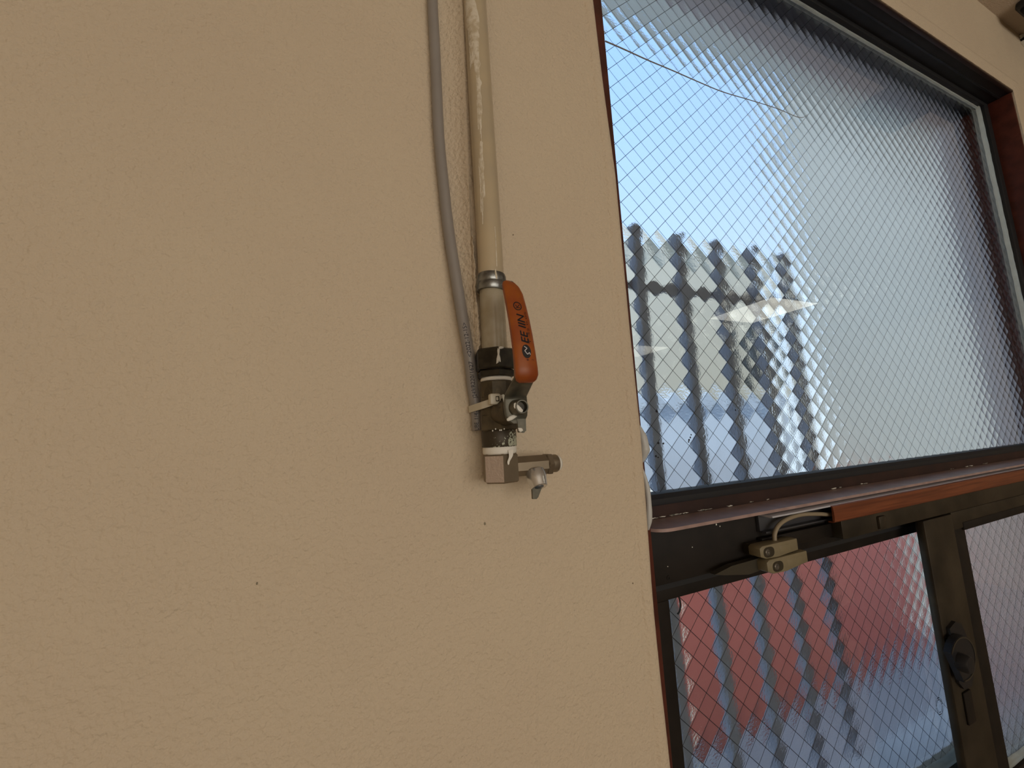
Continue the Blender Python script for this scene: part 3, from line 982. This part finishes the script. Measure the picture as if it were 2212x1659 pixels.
# angles measured from the room-facing front of the hose, negative to the left
smear(0.285, 0.60, lambda z: -74 + 22 * sstep(0.33, 0.285, z), lambda z: -14 - 6 * sstep(0.32, 0.29, z), 71, 0.00022)
smear(0.225, 0.30, lambda z: -40 + 4 * sstep(0.28, 0.23, z), lambda z: -16 - 8 * sstep(0.27, 0.225, z), 73, 0.00020)
smear(0.172, 0.218, lambda z: -46 + 6 * sstep(0.21, 0.175, z), lambda z: -26, 81, 0.00020)
rs = random.Random(12)
for k in range(15):
    z0 = 0.150 + 0.19 * rs.random()
    z1 = z0 + 0.012 + 0.035 * rs.random()
    a0_ = -76 + 56 * rs.random() if z0 > 0.2 else -52 + 28 * rs.random()
    w_ = 2.0 + 5 * rs.random()
    smear(z0, z1, lambda z, a=a0_: a + 60 * (z - 0.25), lambda z, a=a0_, w=w_: a + w + 60 * (z - 0.25), 100 + 9 * k, 0.00016)
smear(0.120, 0.150, lambda z: 5, lambda z: 9, 93, 0.0002)

# torn paper between the wall and the hose
v = []; f = []
n = 90
for i in range(n + 1):
    z = 0.052 + (0.150 - 0.052) * i / n
    e = min(1.0, 6 * i / n, 6 * (1 - i / n))
    xa = x_lip(z) + 0.0003
    xb = 0.0952 + interp(z, [(0.05, 0.0016), (0.075, 0.0012), (0.095, 0.0004), (0.11, -0.0008), (0.125, 0.0), (0.15, -0.001)]) + 0.0006 * noise1(z * 240, 61) + 0.0004 * noise1(z * 800, 62)
    xb = xa + max(0.0003, (xb - xa) * e)
    crumple = 0.0012 * noise1(z * 420, 63) * sstep(0.078, 0.066, z) + 0.0004 * noise1(z * 150, 64)
    for x, y in ((xa, 0.2760), ((xa + xb) / 2, 0.2722 + crumple), (xb, 0.2712 - crumple), (xb, 0.2732)):
        v.append((x, y, z))
for i in range(n):
    for k in range(3):
        a = i * 4 + k
        f.append((a, a + 1, a + 5, a + 4))
obj('torn_paper_edge', v, f, M['paper'], hs, True)

# ------------------------------------------------------------------ hose clamp
hc = empty('hose_clamp', (PX, PY, 0.104))
tag(hc, 'galvanised hose clamp tightened round the vinyl hose', 'hose clamp')
v, f = ring_tube_vf((PX, PY, 0.1045), (0.03, -0.05, 1), [(0.0, 0.0091), (0.0, 0.0108), (0.0012, 0.0112), (0.0045, 0.0112), (0.0058, 0.0107), (0.0058, 0.0091)], 48)
o = obj('band', v, f, M['galv'], hc); shade_auto(o, 0.6)
v, f = ring_tube_vf((PX, PY, 0.1103), (0.03, -0.05, 1), [(0.0, 0.0091), (0.0, 0.0104), (0.0010, 0.0108), (0.0050, 0.0104), (0.0066, 0.0098), (0.0066, 0.0091)], 48)
o = obj('sleeve', v, f, M['galv'], hc); shade_auto(o, 0.6)
box('lug', PX + 0.0095, PX + 0.0160, PY - 0.0035, PY + 0.0015, 0.1065, 0.1115, M['galv'], hc, 0.0008)
lathe('screw', (PX + 0.0125, PY - 0.0075, 0.1090), (0, 1, 0), [(0, 0.0022), (0.0012, 0.0026), (0.010, 0.0020)], M['galv'], hc, 12)
def on_cyl(cx, cy, r, z0):
    return lambda u, w, h: (cx + (r + h) * math.sin(u / r), cy - (r + h) * math.cos(u / r), z0 + w)
def splash(name, parent, pts, r, z0, thick=0.0004, m='white', cx=PX, cy=PY):
    v, f = blob_vf(pts, thick, on_cyl(cx, cy, r, z0))
    return obj(name, v, f, M[m], parent, True)
splash('paint_drip', hc, [(q[0] - 0.0040, q[1]) for q in [(0.0028, 0.0055), (0.0036, 0.006), (0.0040, 0.003), (0.0045, 0.0005), (0.0042, -0.002), (0.0034, -0.0025), (0.0030, 0.0), (0.0027, 0.003)]], 0.0106, 0.1115, 0.0004, 'film')

# ------------------------------------------------------------------ ball valve
bv = empty('ball_valve', (PX, PY, -0.006))
tag(bv, 'tarnished bronze ball valve with an orange lever handle', 'valve')
up = (0, 0, 1)
def hexa(name, z0, z1, r, m, parent, rot=0.0, n=6, ch=0.0012):
    return lathe(name, (PX, PY, 0), up, [(z0, r - ch), (z0 + ch * 0.7, r), (z1 - ch * 0.7, r), (z1, r - ch)], m, parent, n, rot, 0.35)
hexa('union_nut', 0.0468, 0.0612, 0.0150, M['black_nut'], bv, math.radians(-12), 6, 0.0014)
hexa('tail_hex', 0.0415, 0.0462, 0.0137, M['black_nut'], bv, math.radians(-12), 6, 0.0009)
lathe('neck', (PX, PY, 0), up, [(0.0385, 0.0098), (0.0470, 0.0098)], M['black_nut'], bv, 24)
v, f = ring_tube_vf((PX, PY, 0.0388), up, [(0.0, 0.0095), (0.0, 0.0106), (0.0014, 0.0111), (0.0028, 0.0106), (0.0028, 0.0095)], 40)
obj('thread_tape', v, f, M['tape'], bv, True)
lathe('body', (PX, PY, 0), up, [(0.0046, 0.0112), (0.012, 0.0116), (0.0160, 0.0122), (0.0215, 0.0118), (0.0262, 0.0116), (0.0300, 0.0116), (0.0388, 0.0110)], M['bronze_valve'], bv, 32)
hexa('upper_hex', 0.0272, 0.0386, 0.0122, M['bronze_valve'], bv, math.radians(10), 8, 0.0010)
hexa('lower_hex', 0.0046, 0.0158, 0.0138, M['bronze_valve'], bv, math.radians(-14), 6, 0.0014)
lathe('collar', (PX, PY, 0), up, [(-0.0062, 0.0116), (-0.0055, 0.0120), (0.0040, 0.0121), (0.0048, 0.0116)], M['speckle'], bv, 40)
# stem boss points into the room
lathe('stem_boss', (PX + 0.0006, PY - 0.008, 0.0168), (0, -1, 0), [(0, 0.0096), (0.006, 0.0092), (0.0095, 0.0084), (0.0165, 0.0082), (0.0180, 0.0076)], M['bronze_valve'], bv, 32)
lathe('gland', (PX + 0.0006, PY - 0.0255, 0.0172), (0, -1, 0), [(0, 0.0076), (0.0020, 0.0072)], M['black_nut'], bv, 28)
# stop pin with a cap of paint
lathe('stop_pin', (PX - 0.0054, PY - 0.010, 0.0185), (0.0, -1, 0), [(0, 0.0022), (0.0135, 0.0021), (0.0145, 0.0014)], M['black_nut'], bv, 16)
v, f = blob_vf([(0.1003 + 0.0017 * math.cos(a), 0.0186 + 0.0036 * math.sin(a) * (1.15 if math.sin(a) < 0 else 1)) for a in [2 * PI * k / 12 for k in range(12)]], 0.0016, lambda u, w, h: (u, 0.2400 - h, w))
obj('paint_drip', v, f, M['white'], bv, True)

# lever: sheet-metal strip following (y, z), width across x
def strip(name, prof, wid, thick, m, parent, seg=6, rnd_end=True, xc=None):
    """prof: list of (y, z, half width, x offset)"""
    v = []; f = []
    P = [Vector((0, p[0], p[1])) for p in prof]
    k = 0
    for i, p in enumerate(prof):
        d = (P[min(i + 1, len(P) - 1)] - P[max(i - 1, 0)]).normalized()
        nrm = Vector((0, -d.z, d.y))
        if nrm.y > 0:
            nrm = -nrm
        hw = p[2]; xo = p[3]; th = p[4] if len(p) > 4 else thick
        e = min(th * 0.5, hw * 0.6)
        sec = [(-hw, 0), (-hw, th * 0.55), (-hw + e, th), (hw - e, th), (hw, th * 0.55), (hw, 0)]
        for sx, sn in sec:
            q = P[i] + nrm * sn
            v.append((PX + xo + sx, q.y, q.z))
    n = 6
    for i in range(len(prof) - 1):
        for j in range(n):
            f.append((i * n + j, i * n + (j + 1) % n, (i + 1) * n + (j + 1) % n, (i + 1) * n + j))
    f.append(tuple(range(n - 1, -1, -1)))
    f.append(tuple(range((len(prof) - 1) * n, len(prof) * n)))
    bm = bmesh.new(); bl = [bm.verts.new(q) for q in v]
    for q in f:
        bm.faces.new([bl[i] for i in q])
    bmesh.ops.recalc_face_normals(bm, faces=list(bm.faces)); bm.verts.index_update()
    f = [tuple(w.index for w in q.verts) for q in bm.faces]; bm.free()
    o = obj(name, v, f, m, parent); shade_auto(o, 0.75)
    return o
lever = strip('handle', [(0.2372, 0.0085, 0.0036, 0.0014), (0.2370, 0.0100, 0.0060, 0.0014), (0.2370, 0.0130, 0.0076, 0.0014), (0.2370, 0.0185, 0.0082, 0.0014), (0.2370, 0.0235, 0.0080, 0.0014),
                         (0.2360, 0.0262, 0.0077, 0.0013), (0.2330, 0.0278, 0.0075, 0.0012), (0.2230, 0.0325, 0.0070, 0.0003), (0.2185, 0.0348, 0.0068, 0.0), (0.2175, 0.0380, 0.0070, 0.0), (0.2185, 0.060, 0.0066, 0.0)], 0, 0.0022, M['handle'], bv)
GP = [(0.2182, 0.0343, 0.0060, 0.0, 0.0034), (0.2170, 0.0349, 0.0069, 0.0, 0.0040), (0.2162, 0.0362, 0.0073, 0.0, 0.0042), (0.2162, 0.0400, 0.0072, 0.0, 0.0042), (0.2176, 0.0500, 0.0070, 0.0, 0.0042), (0.2196, 0.0600, 0.0069, 0.0, 0.0042), (0.2220, 0.0700, 0.0067, 0.0, 0.0042),
      (0.2250, 0.0800, 0.0065, -0.0001, 0.0042), (0.2278, 0.0890, 0.0062, -0.0003, 0.0042), (0.2294, 0.0935, 0.0055, -0.0008, 0.0040), (0.2305, 0.0965, 0.0043, -0.0018, 0.0036), (0.2310, 0.0982, 0.0024, -0.0030, 0.0028)]
grip = strip('grip', GP, 0, 0.0042, M['orange'], lever)
def grip_front(x, z, lift=0.00012):
    ys_ = [(p[1], p[0]) for p in GP]
    sl = (interp(z + 0.002, ys_) - interp(z - 0.003, ys_)) / 0.005
    c_ = 1 / math.sqrt(1 + sl * sl)
    y = interp(z - 0.0042 * sl * c_, ys_) - 0.0042 * c_ - lift - 0.00008
    return (PX + x, y, z)
def print_on_grip(name, s, z0, length, height, xc, shear=0.0, m='ink', flip=False):
    v, f = text_mesh(s, 1.0, shear)
    xs = [q[0] for q in v]; ys = [q[1] for q in v]
    mn, mx_ = min(xs), max(xs); my, My = min(ys), max(ys)
    out = []
    for q in v:
        u = (q[0] - mn) / (mx_ - mn) * length; w = ((q[1] - my) / (My - my) - 0.5) * height
        out.append(grip_front(xc - w, z0 + u) if not flip else grip_front(xc + w, z0 + length - u))
    return obj(name, out, [tuple(q) for q in f], M[m], grip)
def ellipse_mark(name, z, xc, rz, rx, inner, m='ink'):
    n = 32
    v = []; f = []
    for k in range(n):
        a = 2 * PI * k / n
        v.append(grip_front(xc + rx * math.cos(a), z + rz * math.sin(a)))
    if inner:
        for k in range(n):
            a = 2 * PI * k / n
            v.append(grip_front(xc + rx * inner * math.cos(a), z + rz * inner * math.sin(a)))
        for k in range(n):
            f.append((k, (k + 1) % n, (k + 1) % n + n, k + n))
    else:
        f.append(tuple(range(n)))
    o = obj(name, v, f, M[m], grip)
    return o
ellipse_mark('oval_emblem', 0.0497, 0.0001, 0.0043, 0.0029, None)
# zigzag left clear in the oval
def zig(pts, w, m, lift=0.0003):
    mb = MB()
    for a, b in zip(pts, pts[1:]):
        d = Vector((b[0] - a[0], b[1] - a[1])).normalized(); n_ = Vector((-d.y, d.x)) * w / 2
        q = [(a[0] + n_.x, a[1] + n_.y), (b[0] + n_.x, b[1] + n_.y), (b[0] - n_.x, b[1] - n_.y), (a[0] - n_.x, a[1] - n_.y)]
        mb.add([grip_front(x, z, lift) for x, z in q], [(0, 1, 2, 3)])
    return mb
zig([(-0.0012, 0.0528), (0.0006, 0.0516), (-0.0012, 0.0500), (0.0004, 0.0478), (0.0018, 0.0490), (0.0022, 0.0476)], 0.0005, 'orange').build('emblem_line', M['mauve'], grip)
for dx_ in (0.0, 0.00025):
    print_on_grip('lettering', 'EE', 0.0548 + dx_, 0.0080, 0.0046, 0.0 + dx_, 0.25)
for dx_ in (0.0, 0.00025):
    print_on_grip('lettering', 'IIN', 0.0646 + dx_, 0.0095, 0.0046, -0.0004 + dx_, 0.25)
ellipse_mark('ring_emblem', 0.0797, -0.0008, 0.0030, 0.0028, 0.80)
print_on_grip('lettering', 'K', 0.0783, 0.0028, 0.0028, -0.0008)
print_on_grip('small_lettering', 'T-42 0.05', 0.0545, 0.0215, 0.0013, 0.0034, 0.0, 'red')
print_on_grip('small_lettering', '1', 0.0440, 0.0010, 0.0012, 0.0002, 0.0, 'red')
print_on_grip('small_lettering', '2', 0.0440, 0.0010, 0.0012, 0.0034, 0.0, 'red')
# lever nut and the tab below it
nutc = (PX + 0.0010, 0.2352, 0.0180)
v, f = ring_tube_vf(nutc, (0, -1, 0), [(0.0, 0.0022), (0.0, 0.0052), (0.0085, 0.0048), (0.0096, 0.0042), (0.0096, 0.0035), (0.0060, 0.0032), (0.0055, 0.0022)], 28)
o = obj('stem_nut', v, f, M['handle'], lever); shade_auto(o, 0.5)
lathe('stem', (PX + 0.0010, 0.2352, 0.0180), (0, -1, 0), [(0, 0.0030), (0.0068, 0.0030)], M['black_nut'], lever, 16)
prism('stop_tab', [(PX + 0.0010, 0.0110), (PX + 0.0072, 0.0110), (PX + 0.0070, 0.0035), (PX + 0.0055, 0.0022), (PX + 0.0020, 0.0026)], 'y', 0.2345, 0.2368, M['handle'], lever)
def flat_splash(pts, y, thick, parent, m='white'):
    v, f = blob_vf(pts, thick, lambda u, w, h: (u, y - h, w))
    return obj('paint_spot', v, f, M[m], parent, True)
flat_splash([(PX - 0.0040, 0.0200), (PX - 0.0030, 0.0206), (PX - 0.0010, 0.0190), (PX + 0.0006, 0.0175), (PX + 0.0020, 0.0158), (PX + 0.0014, 0.0146), (PX - 0.0008, 0.0140), (PX - 0.0030, 0.0158), (PX - 0.0042, 0.0180)], 0.2266, 0.0007, lever)
flat_splash([(PX - 0.0060, 0.0112), (PX - 0.0040, 0.0128), (PX - 0.0010, 0.0140), (PX + 0.0026, 0.0146), (PX + 0.0010, 0.0124), (PX - 0.0020, 0.0106), (PX - 0.0046, 0.0098), (PX - 0.0058, 0.0100)], 0.2345, 0.0009, lever)
flat_splash([(PX - 0.0084, 0.0262), (PX - 0.0074, 0.0268), (PX - 0.0066, 0.0262), (PX - 0.0070, 0.0240), (PX - 0.0074, 0.0215), (PX - 0.0078, 0.0238)], 0.2346, 0.0005, lever, 'sealant')
flat_splash([(PX + 0.0012, 0.0055), (PX + 0.0040, 0.0052), (PX + 0.0048, 0.0036), (PX + 0.0030, 0.0026), (PX + 0.0016, 0.0034)], 0.2342, 0.0006, lever)
# paint on the nut and hexes
splash('paint_drip', bv, [(q[0] - 0.0050, q[1]) for q in [(0.0016, 0.0150), (0.0030, 0.0153), (0.0030, 0.0128), (0.0026, 0.0098), (0.0032, 0.0072), (0.0034, 0.0048), (0.0020, 0.0038), (0.0002, 0.0036), (0.0006, 0.0072), (0.0013, 0.0100), (0.0012, 0.0128)]], 0.0142, 0.0455, 0.0009)
splash('paint_drip', bv, [(q[0] - 0.0050, q[1]) for q in [(0.0016, 0.0150), (0.0040, 0.0156), (0.0062, 0.0153), (0.0058, 0.0142), (0.0036, 0.0136), (0.0020, 0.0138)]], 0.0140, 0.0455, 0.0008)
splash('paint_drip', bv, [(q[0] + 0.0005, q[1]) for q in [(-0.0078, 0.0010), (-0.0066, 0.0032), (-0.0050, 0.0038), (-0.0056, 0.0022), (-0.0062, 0.0010), (-0.0062, -0.0016), (-0.0070, -0.0024), (-0.0075, -0.0006)]], 0.0126, 0.0180, 0.0005)
for (u, w) in ((-0.0090, 0.0002), (-0.0070, 0.0012), (-0.0012, 0.0010), (-0.0042, 0.0003), (-0.0032, 0.0003)):
    splash('paint_drip', bv, [(u + 0.0005 * math.cos(a), w + 0.0006 * math.sin(a)) for a in [2 * PI * k / 7 for k in range(7)]], 0.0132, 0.0045, 0.0003)

# ------------------------------------------------------------------ elbow fitting with the little drain tap
ef = empty('elbow_fitting', (PX, PY, -0.030))
tag(ef, 'nickel brass elbow fitting with small lever tap below the ball valve', 'pipe fitting')
v, f = ring_tube_vf((PX, PY, -0.0110), up, [(0.0, 0.0100), (0.0, 0.0112), (0.0012, 0.0117), (0.0040, 0.0116), (0.0053, 0.0112), (0.0053, 0.0100)], 40)
obj('thread_tape', v, f, M['tape'], ef, True)
# hexagonal body, one facet rougher, the light on it put into a paler colour
hv, hf = lathe_vf((PX, PY, 0), up, [(-0.0300, 0.0116), (-0.0290, 0.0128), (-0.0120, 0.0128), (-0.0108, 0.0116)], 6, math.radians(-12.5))
hb = obj('hex_body', hv, hf, [M['nickel'], M['nickel_lit']], ef)
for p in hb.data.polygons:
    if abs(p.normal.z) < 0.3 and p.normal.x < -0.2 and p.normal.y < -0.5:
        p.material_index = 1
# loose end of the tape
tl = catmull([(PX + 0.0030, PY - 0.0122, -0.0085), (PX + 0.0024, PY - 0.0136, -0.0125), (PX + 0.0004, PY - 0.0140, -0.0160), (PX + 0.0002, PY - 0.0142, -0.0180)], 6)
tv = []; tf = []
for i, p in enumerate(tl):
    w_ = 0.0016 * (1 - i / len(tl)) + 0.0003
    tv += [tuple(p + Vector((-w_, 0, 0.0))), tuple(p + Vector((w_, 0, 0.0004)))]
for i in range(len(tl) - 1):
    tf.append((2 * i, 2 * i + 1, 2 * i + 3, 2 * i + 2))
obj('tape_end', tv, tf, M['tape'], ef, True)
OZ = -0.0205
xd = (1, 0, 0)
lathe('outlet_arm', (PX + 0.0095, PY, OZ), xd, [(0, 0.0072), (0.0245, 0.0072), (0.0256, 0.0066)], M['nickel'], ef, 8, math.radians(22.5), 0.35)
lathe('outlet_nut', (PX + 0.0345, PY, OZ), xd, [(0, 0.0074), (0.0006, 0.0080), (0.0034, 0.0080), (0.0040, 0.0074)], M['nickel'], ef, 6, 0.0, 0.35)
lathe('outlet_socket', (PX + 0.0380, PY, OZ), xd, [(0, 0.0063), (0.0050, 0.0063), (0.0058, 0.0058)], M['nickel'], ef, 28)
v, f = ring_tube_vf((PX + 0.0434, PY, OZ), xd, [(0.0, 0.0034), (0.0, 0.0058), (0.0016, 0.0057), (0.0026, 0.0050), (0.0026, 0.0034)], 28)
obj('push_ring', v, f, M['plastic_white'], ef, True)
lathe('tap_body', (PX + 0.0238, PY - 0.0040, OZ - 0.0040), (0.02, -0.45, -0.90), [(0, 0.0068), (0.0030, 0.0073), (0.0062, 0.0070), (0.0092, 0.0063), (0.0114, 0.0060), (0.0118, 0.0054), (0.0115, 0.0032)], M['chrome'], ef, 32)
tapc = Vector((PX + 0.0240, PY - 0.0040 - 0.45 * 0.0112, OZ - 0.0040 - 0.9 * 0.0112))
lathe('tap_stem', tapc, (0.02, -0.45, -0.90), [(-0.002, 0.0034), (0.0006, 0.0032), (0.0010, 0.0020)], M['winglass'], ef, 20)
lv = [(tapc.x - 0.0050, tapc.z + 0.0004), (tapc.x + 0.0010, tapc.z + 0.0016), (tapc.x + 0.0022, tapc.z - 0.0010), (tapc.x - 0.0008, tapc.z - 0.0068), (tapc.x - 0.0022, tapc.z - 0.0080), (tapc.x - 0.0050, tapc.z - 0.0078)]
prism('tap_lever', lv, 'y', tapc.y + 0.0004, tapc.y + 0.0024, M['handle'], ef)

# ------------------------------------------------------------------ grey air tube with printed marking
tubes = [(0.0700, 0.62), (0.0712, 0.50), (0.0720, 0.42), (0.0717, 0.3517), (0.0724, 0.31), (0.0728, 0.27), (0.0734, 0.2298), (0.0756, 0.192), (0.0783, 0.1551), (0.0820, 0.1193), (0.0858, 0.0841), (0.0892, 0.0565), (0.0920, 0.0361), (0.0938, 0.0226), (0.0945, 0.0059)]
TR = 0.0042
tp_pts = []
for x, z in tubes:
    hh = max(h_left(x + dx_, z) - 0.0 for dx_ in (-0.002, 0.0, 0.0022))
    yy = WY - TR - 0.0004 - hh * 0.9
    if z < 0.07:
        yy = min(yy, 0.2795)
    tp_pts.append((x, yy, z))
tpath = catmull(tp_pts, 10)
gt = empty('air_tube', (0.0945, 0.28, 0.0055))
tag(gt, 'grey plastic air tube with printed date beside the vinyl hose', 'tube')
v, f = tube_vf(tpath, TR, 24)
obj('sleeve', v, f, M['tube'], gt, True)
def tube_frame(z):
    best = min(range(1, len(tpath) - 1), key=lambda i: abs(tpath[i].z - z))
    # linear interpolation in z between neighbours
    i = best if tpath[best].z >= z else best - 1
    i = max(0, min(len(tpath) - 2, i))
    a, b = tpath[i], tpath[i + 1]
    t = 0 if a.z == b.z else (z - a.z) / (b.z - a.z)
    return a + (b - a) * t, (a - b).normalized()
def print_tube(s, z0, z1, height=0.0030, ang=-4):
    v, f = text_mesh(s, 1.0)
    xs = [q[0] for q in v]
    mn, mx_ = min(xs), max(xs)
    out = []
    for q in v:
        z = z0 + (q[0] - mn) / (mx_ - mn) * (z1 - z0)
        c, d = tube_frame(z)
        front = Vector((-0.33, -1, 0)); front = (front - d * front.dot(d)).normalized()
        side = d.cross(front)            # to the left as seen from the room
        w = (q[1] / 0.72 - 0.5) * height
        a = w / TR + math.radians(ang)
        if side.x > 0:
            side = -side
        p = c + front * ((TR + 0.00008) * math.cos(a)) + side * ((TR + 0.00008) * math.sin(a))
        out.append(tuple(p))
    obj('printing', out, f, M['ink_blue'], gt)
print_tube('UBE', 0.0060, 0.0117, ang=12)
print_tube('1/4-', 0.0140, 0.0195, ang=8)
print_tube('J249/R220/1627', 0.0285, 0.0550)
print_tube('<2022-12-15>', 0.0580, 0.0825)

# ------------------------------------------------------------------ cable tie round valve and tube
ct = empty('cable_tie', (PX - 0.006, 0.265, 0.022))
tag(ct, 'white nylon cable tie binding the grey tube to the valve', 'cable tie')
c1 = np.array([PX, PY]); r1 = 0.0126
tcn, _ = tube_frame(0.0222)
c2 = np.array([tcn.x, tcn.y]); r2 = TR + 0.0003
hullp = []
for c, r in ((c1, r1), (c2, r2)):
    for k in range(72):
        a = 2 * PI * k / 72
        hullp.append((c[0] + r * math.cos(a), c[1] + r * math.sin(a)))
def hull(P):
    P = sorted(set(P))
    def half(P):
        h = []
        for p in P:
            while len(h) > 1 and (h[-1][0] - h[-2][0]) * (p[1] - h[-2][1]) - (h[-1][1] - h[-2][1]) * (p[0] - h[-2][0]) <= 0:
                h.pop()
            h.append(p)
        return h
    a = half(P); b = half(P[::-1])
    return a[:-1] + b[:-1]
H = hull(hullp)
def tie_z(x, y):
    return 0.0258 + (x - (PX - 0.002)) * 0.36 if x < PX - 0.002 else 0.0258
v = []; f = []
n = len(H)
cxh = sum(p[0] for p in H) / n; cyh = sum(p[1] for p in H) / n
for p in H:
    d = Vector((p[0] - cxh, p[1] - cyh)).normalized()
    z = tie_z(*p)
    for hgt, off in ((-0.0024, 0.0), (-0.0024, 0.0010), (0.0024, 0.0010), (0.0024, 0.0)):
        v.append((p[0] + d.x * off, p[1] + d.y * off, z + hgt))
for i in range(n):
    j = (i + 1) % n
    for k in range(4):
        f.append((i * 4 + k, j * 4 + k, j * 4 + (k + 1) % 4, i * 4 + (k + 1) % 4))
o = obj('strap', v, f, M['tie'], ct); shade_auto(o, 0.6)
head = box('head', PX - 0.0112, PX - 0.0036, 0.2475, 0.2525, 0.0215, 0.0288, M['tie'], ct, 0.0012)
box('slot', PX - 0.0075, PX - 0.0050, 0.24735, 0.2480, 0.0235, 0.0269, M['beige_dark'], ct)
box('pawl', PX - 0.0072, PX - 0.0057, 0.24710, 0.2478, 0.0241, 0.0263, M['tie'], ct, 0.0002)

# ------------------------------------------------------------------ cable duct, cable, contact sensor and magnet
cd = empty('cable_duct', (0.9, 0.315, -0.119))
tag(cd, 'wood-grain plastic cable duct stuck below the window ledge', 'cable duct')
box('back_plate', 0.432, 1.455, 0.3235, 0.3280, -0.1190, -0.0995, M['duct_dark'], cd, 0.0004)
prism('top_flange', [(0.3250, -0.1006), (0.3250, -0.0990), (0.3160, -0.0990), (0.3075, -0.0997), (0.3070, -0.1012), (0.3100, -0.1016)], 'x', 0.432, 1.455, M['duct_edge'], cd, 0.6)
prism('bottom_flange', [(0.3250, -0.1190), (0.3250, -0.1176), (0.3170, -0.1176), (0.3165, -0.1190)], 'x', 0.432, 1.455, M['duct_dark'], cd)
prism('cover', [(0.3120, -0.1000), (0.3070, -0.1000), (0.3052, -0.1010), (0.3046, -0.1060), (0.3045, -0.1130), (0.3050, -0.1180), (0.3066, -0.1195), (0.3120, -0.1195), (0.3120, -0.1182), (0.3072, -0.1180), (0.3066, -0.1010), (0.3120, -0.1012)], 'x', 0.5350, 1.455, M['wood'], cd, 0.6)

cs = empty('contact_sensor', (0.435, 0.31, -0.145))
tag(cs, 'beige window contact sensor with a cable from the duct, upper of two blocks', 'sensor')
cpath = catmull([(0.575, 0.3150, -0.1135), (0.548, 0.3145, -0.1125), (0.520, 0.3135, -0.1085), (0.492, 0.3130, -0.1055), (0.468, 0.3130, -0.1065), (0.450, 0.3130, -0.1110), (0.4405, 0.3130, -0.1190), (0.4385, 0.3130, -0.1275)], 8)
v, f = tube_vf(cpath, 0.0023, 14)
obj('cable', v, f, M['cable'], cs, True)
def block(name, x0, x1, zt, zb, y0, y1, bend, parent):
    """tapered sensor block: top edge straight, left end cut back, slight belly below"""
    poly = [(x0, zb + (zt - zb) * 0.25), (x0, zt - 0.002), (x0 + 0.004, zt), (x1, zt), (x1, zb + bend), (x0 + (x1 - x0) * 0.45, zb), (x0 + 0.008, zb + 0.0004)]
    v, f = prism_vf(poly, 'y', y0, y1)
    bm = bmesh.new(); bl = [bm.verts.new(q) for q in v]
    for q in f:
        bm.faces.new([bl[i] for i in q])
    bmesh.ops.bevel(bm, geom=list(bm.edges), offset=0.0009, segments=2, profile=0.5, affect='EDGES')
    bm.verts.index_update()
    v = [tuple(q.co) for q in bm.verts]; f = [tuple(w.index for w in q.verts) for q in bm.faces]; bm.free()
    o = obj(name, v, f, M['beige'], parent); shade_auto(o, 0.6)
    return o
def screw_window(x, z, y, parent):
    n = 24
    pts = []
    for k in range(n):
        a = 2 * PI * k / n
        pts.append((x + 0.0082 * math.copysign(abs(math.cos(a)) ** 0.7, math.cos(a)), z + 0.0052 * math.copysign(abs(math.sin(a)) ** 0.8, math.sin(a))))
    prism('screw_window', pts, 'y', y - 0.0003, y + 0.0010, M['beige_dark'], parent)
    lathe('screw', (x - 0.0020, y - 0.0002, z), (0, -1, 0), [(0, 0.0034), (0.0006, 0.0028), (0.0006, 0.0016), (0.0002, 0.0014)], M['screw'], parent, 16)
block('body', 0.4035, 0.4640, -0.1262, -0.1400, 0.3050, 0.3185, 0.0015, cs)
box('base', 0.408, 0.462, 0.3180, 0.3285, -0.1390, -0.1275, M['plate'], cs, 0.0006)
screw_window(0.4165, -0.1333, 0.3050, cs)
box('cover_panel', 0.434, 0.4505, 0.30485, 0.3056, -0.1370, -0.1296, M['beige'], cs, 0.0003)
mg = empty('magnet_block', (0.44, 0.31, -0.16))
tag(mg, 'beige magnet block on its plate, lower of the two sensor blocks', 'magnet')
block('body', 0.4095, 0.4750, -0.1405, -0.1553, 0.3035, 0.3165, 0.0030, mg)
screw_window(0.4255, -0.1486, 0.3035, mg)
box('cover_panel', 0.441, 0.4650, 0.30335, 0.3041, -0.1520, -0.1445, M['beige'], mg, 0.0003)
prism('mounting_plate', [(0.347, -0.1462), (0.372, -0.1420), (0.412, -0.1412), (0.412, -0.1535), (0.395, -0.1545), (0.360, -0.1490)], 'y', 0.3145, 0.3215, M['plate'], mg)
